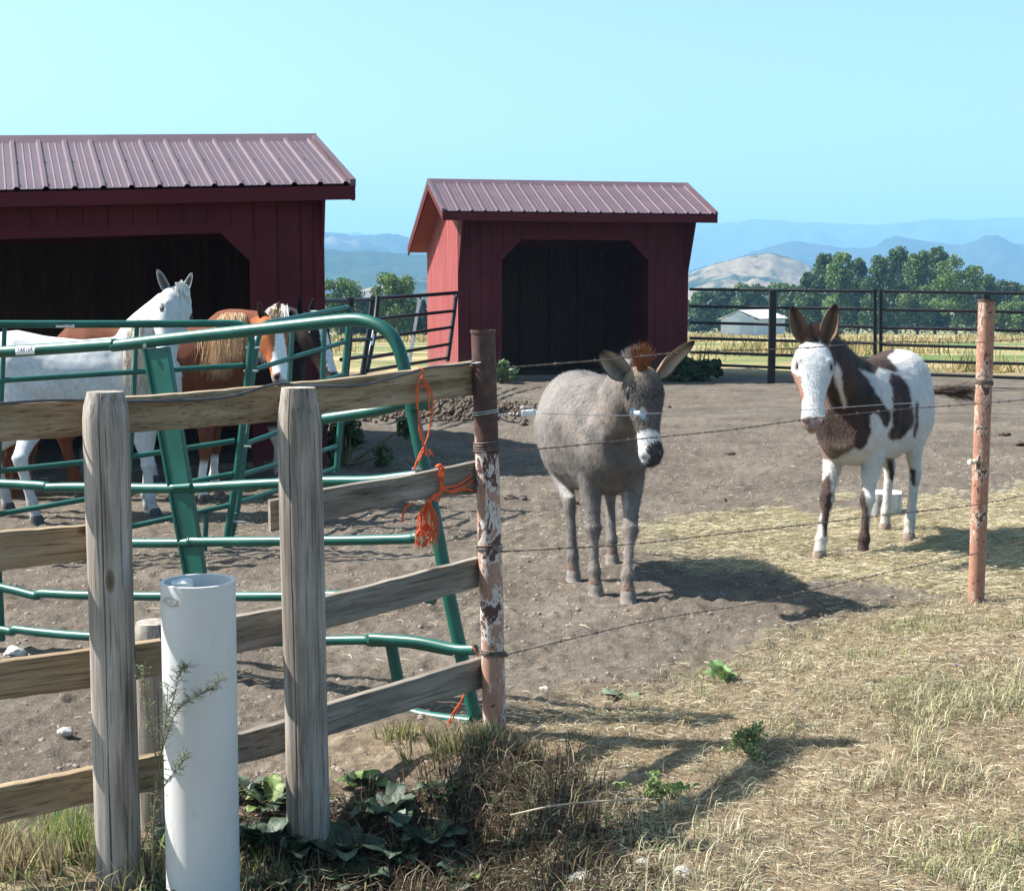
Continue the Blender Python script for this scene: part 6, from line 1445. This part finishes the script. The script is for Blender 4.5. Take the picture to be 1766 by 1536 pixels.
def deadstuff():
    n=15000; x=rg.uniform(-.85,.36,n); y=rg.uniform(3.3,4.9,n); m=(np.exp(-((x+.02)/.27)**4-((y-4.2)/.5)**4)+.75*np.exp(-((x+.25)/.55)**4-((y-3.75)/.5)**4))>rg.random(n); x=x[m];y=y[m]
    blades('dead_weeds',x,y,.03+.10*rg.random(len(x))**1.5,.0035,DB[:3]+[(.05,.035,.025)]*4+[(.10,.07,.05)]*2+[(.12,.16,.07)],'tangle of dead brown weed stalks in and above the ditch',rg,.9,cat='dead weeds')
    n=5200; x=rg.uniform(-.9,.45,n); y=rg.uniform(3.3,4.4,n); blades('ditch_litter',x,y,.03+.07*rg.random(n),.004,DB[:2]+[(.06,.045,.03)]*3+[(.42,.38,.30),(.10,.14,.06)],'broken stems and dead leaves littering the ditch',rg,flat=True,cat='plant litter')
    n=1500; x=rg.uniform(-1.6,-.4,n); y=rg.uniform(3.4,4.1,n); blades('left_litter',x,y,.03+.07*rg.random(n),.003,DD+GG,'dry grass bits under the fence at lower left',rg,.9,cat='grass')
deadstuff()
def stick(pts,label,r=.003,mat='wire'):
    mb=MB(); mb.tube(spline([Vector(p) for p in pts],6),[r]*(6*(len(pts)-1)+1),5); tag(mb.build('dead_stem',bpy.data.materials.get('dead_stem') or nmat('dead_stem',[(.25,.19,.13),(.45,.39,.3)],30,bs=0),origin=pts[0]),label,'stem','loose dead stems on the ground')
stick([P(880,1405,3.95),P(960,1388,3.95),P(1050,1380,3.95),P(1110,1378,3.98)],'long thin dead stem bridging the ditch')
stick([P(1095,1250,5.0),P(1096,1285,5.0)],'dark broken stub at the shadow\'s edge',.006)
stick([P(1228,1330,4.5),P(1228,1420,4.3)],'thin upright dry stalk on the verge',.002)
0 and stick([P(655,1320,3.9),P(650,1410,3.85),P(645,1500,3.8)],'upright dry stalk in front of the silvery leaves',.003)
# purple flower
def flower():
    q=G(1649,1160,.12); t=thing('purple_flower',q,'tiny purple flower alone in the dry grass at right','flower'); mb=MB(); c=q+Vector((0,0,.03)); mb.tube([q,c],.001,4); mb.build('stem',bpy.data.materials['weed_stem'],t); mb=MB()
    for k in range(6):
        a=k*1.047; d=Vector((math.cos(a),math.sin(a)*.6,.5))*.010; s=Vector((-math.sin(a),math.cos(a),0))*.004; mb.add([c,c+d*.6+s,c+d,c+d*.6-s],[(0,1,2,3)])
    mb.build('petals',nmat('petal_purple',[(.16,.06,.4),(.22,.1,.5)],50,bs=0),t)
flower()
# field grass beyond the fence
def fieldgrass():
    r=np.random.default_rng(9); n=80000; yv=28.5+110*r.random(n)**1.7; x=(r.random(n)*2-1)*(.42*yv+2); z=hz(x,yv)
    k=sst(-.02,.12,fbm(x*.16,yv*.10,4,81)+.05*sst(45,30,yv))>r.random(n); x,yv,z=x[k],yv[k],z[k]; n=len(x)
    h=(.14+.36*r.random(n)**2)*sst(27.5,33,yv+4*r.random(n)); a=r.random(n)*6.28; s=np.stack([np.cos(a),np.sin(a),a*0],1)*(.006+.00038*yv)[:,None]; P0=np.stack([x,yv,z],1); tp=P0+np.stack([r.normal(size=n)*.10,r.normal(size=n)*.10,h],1)
    V=np.stack([P0-s,P0+s,tp+s*.5,tp-s*.5],1).reshape(-1,3); c=np.array([(.42,.31,.15),(.52,.40,.21),(.34,.25,.12),(.28,.23,.10),(.16,.18,.07)])[r.integers(0,5,n)]*(.8+.4*r.random(n))[:,None]
    tag(link_mesh('field_grass',npmesh('field_grass',V,np.arange(n*4).reshape(n,4),np.repeat(c,4,0)),M['grass']),'tall golden and green field grass beyond the black fence','field grass',kind='stuff')
fieldgrass()
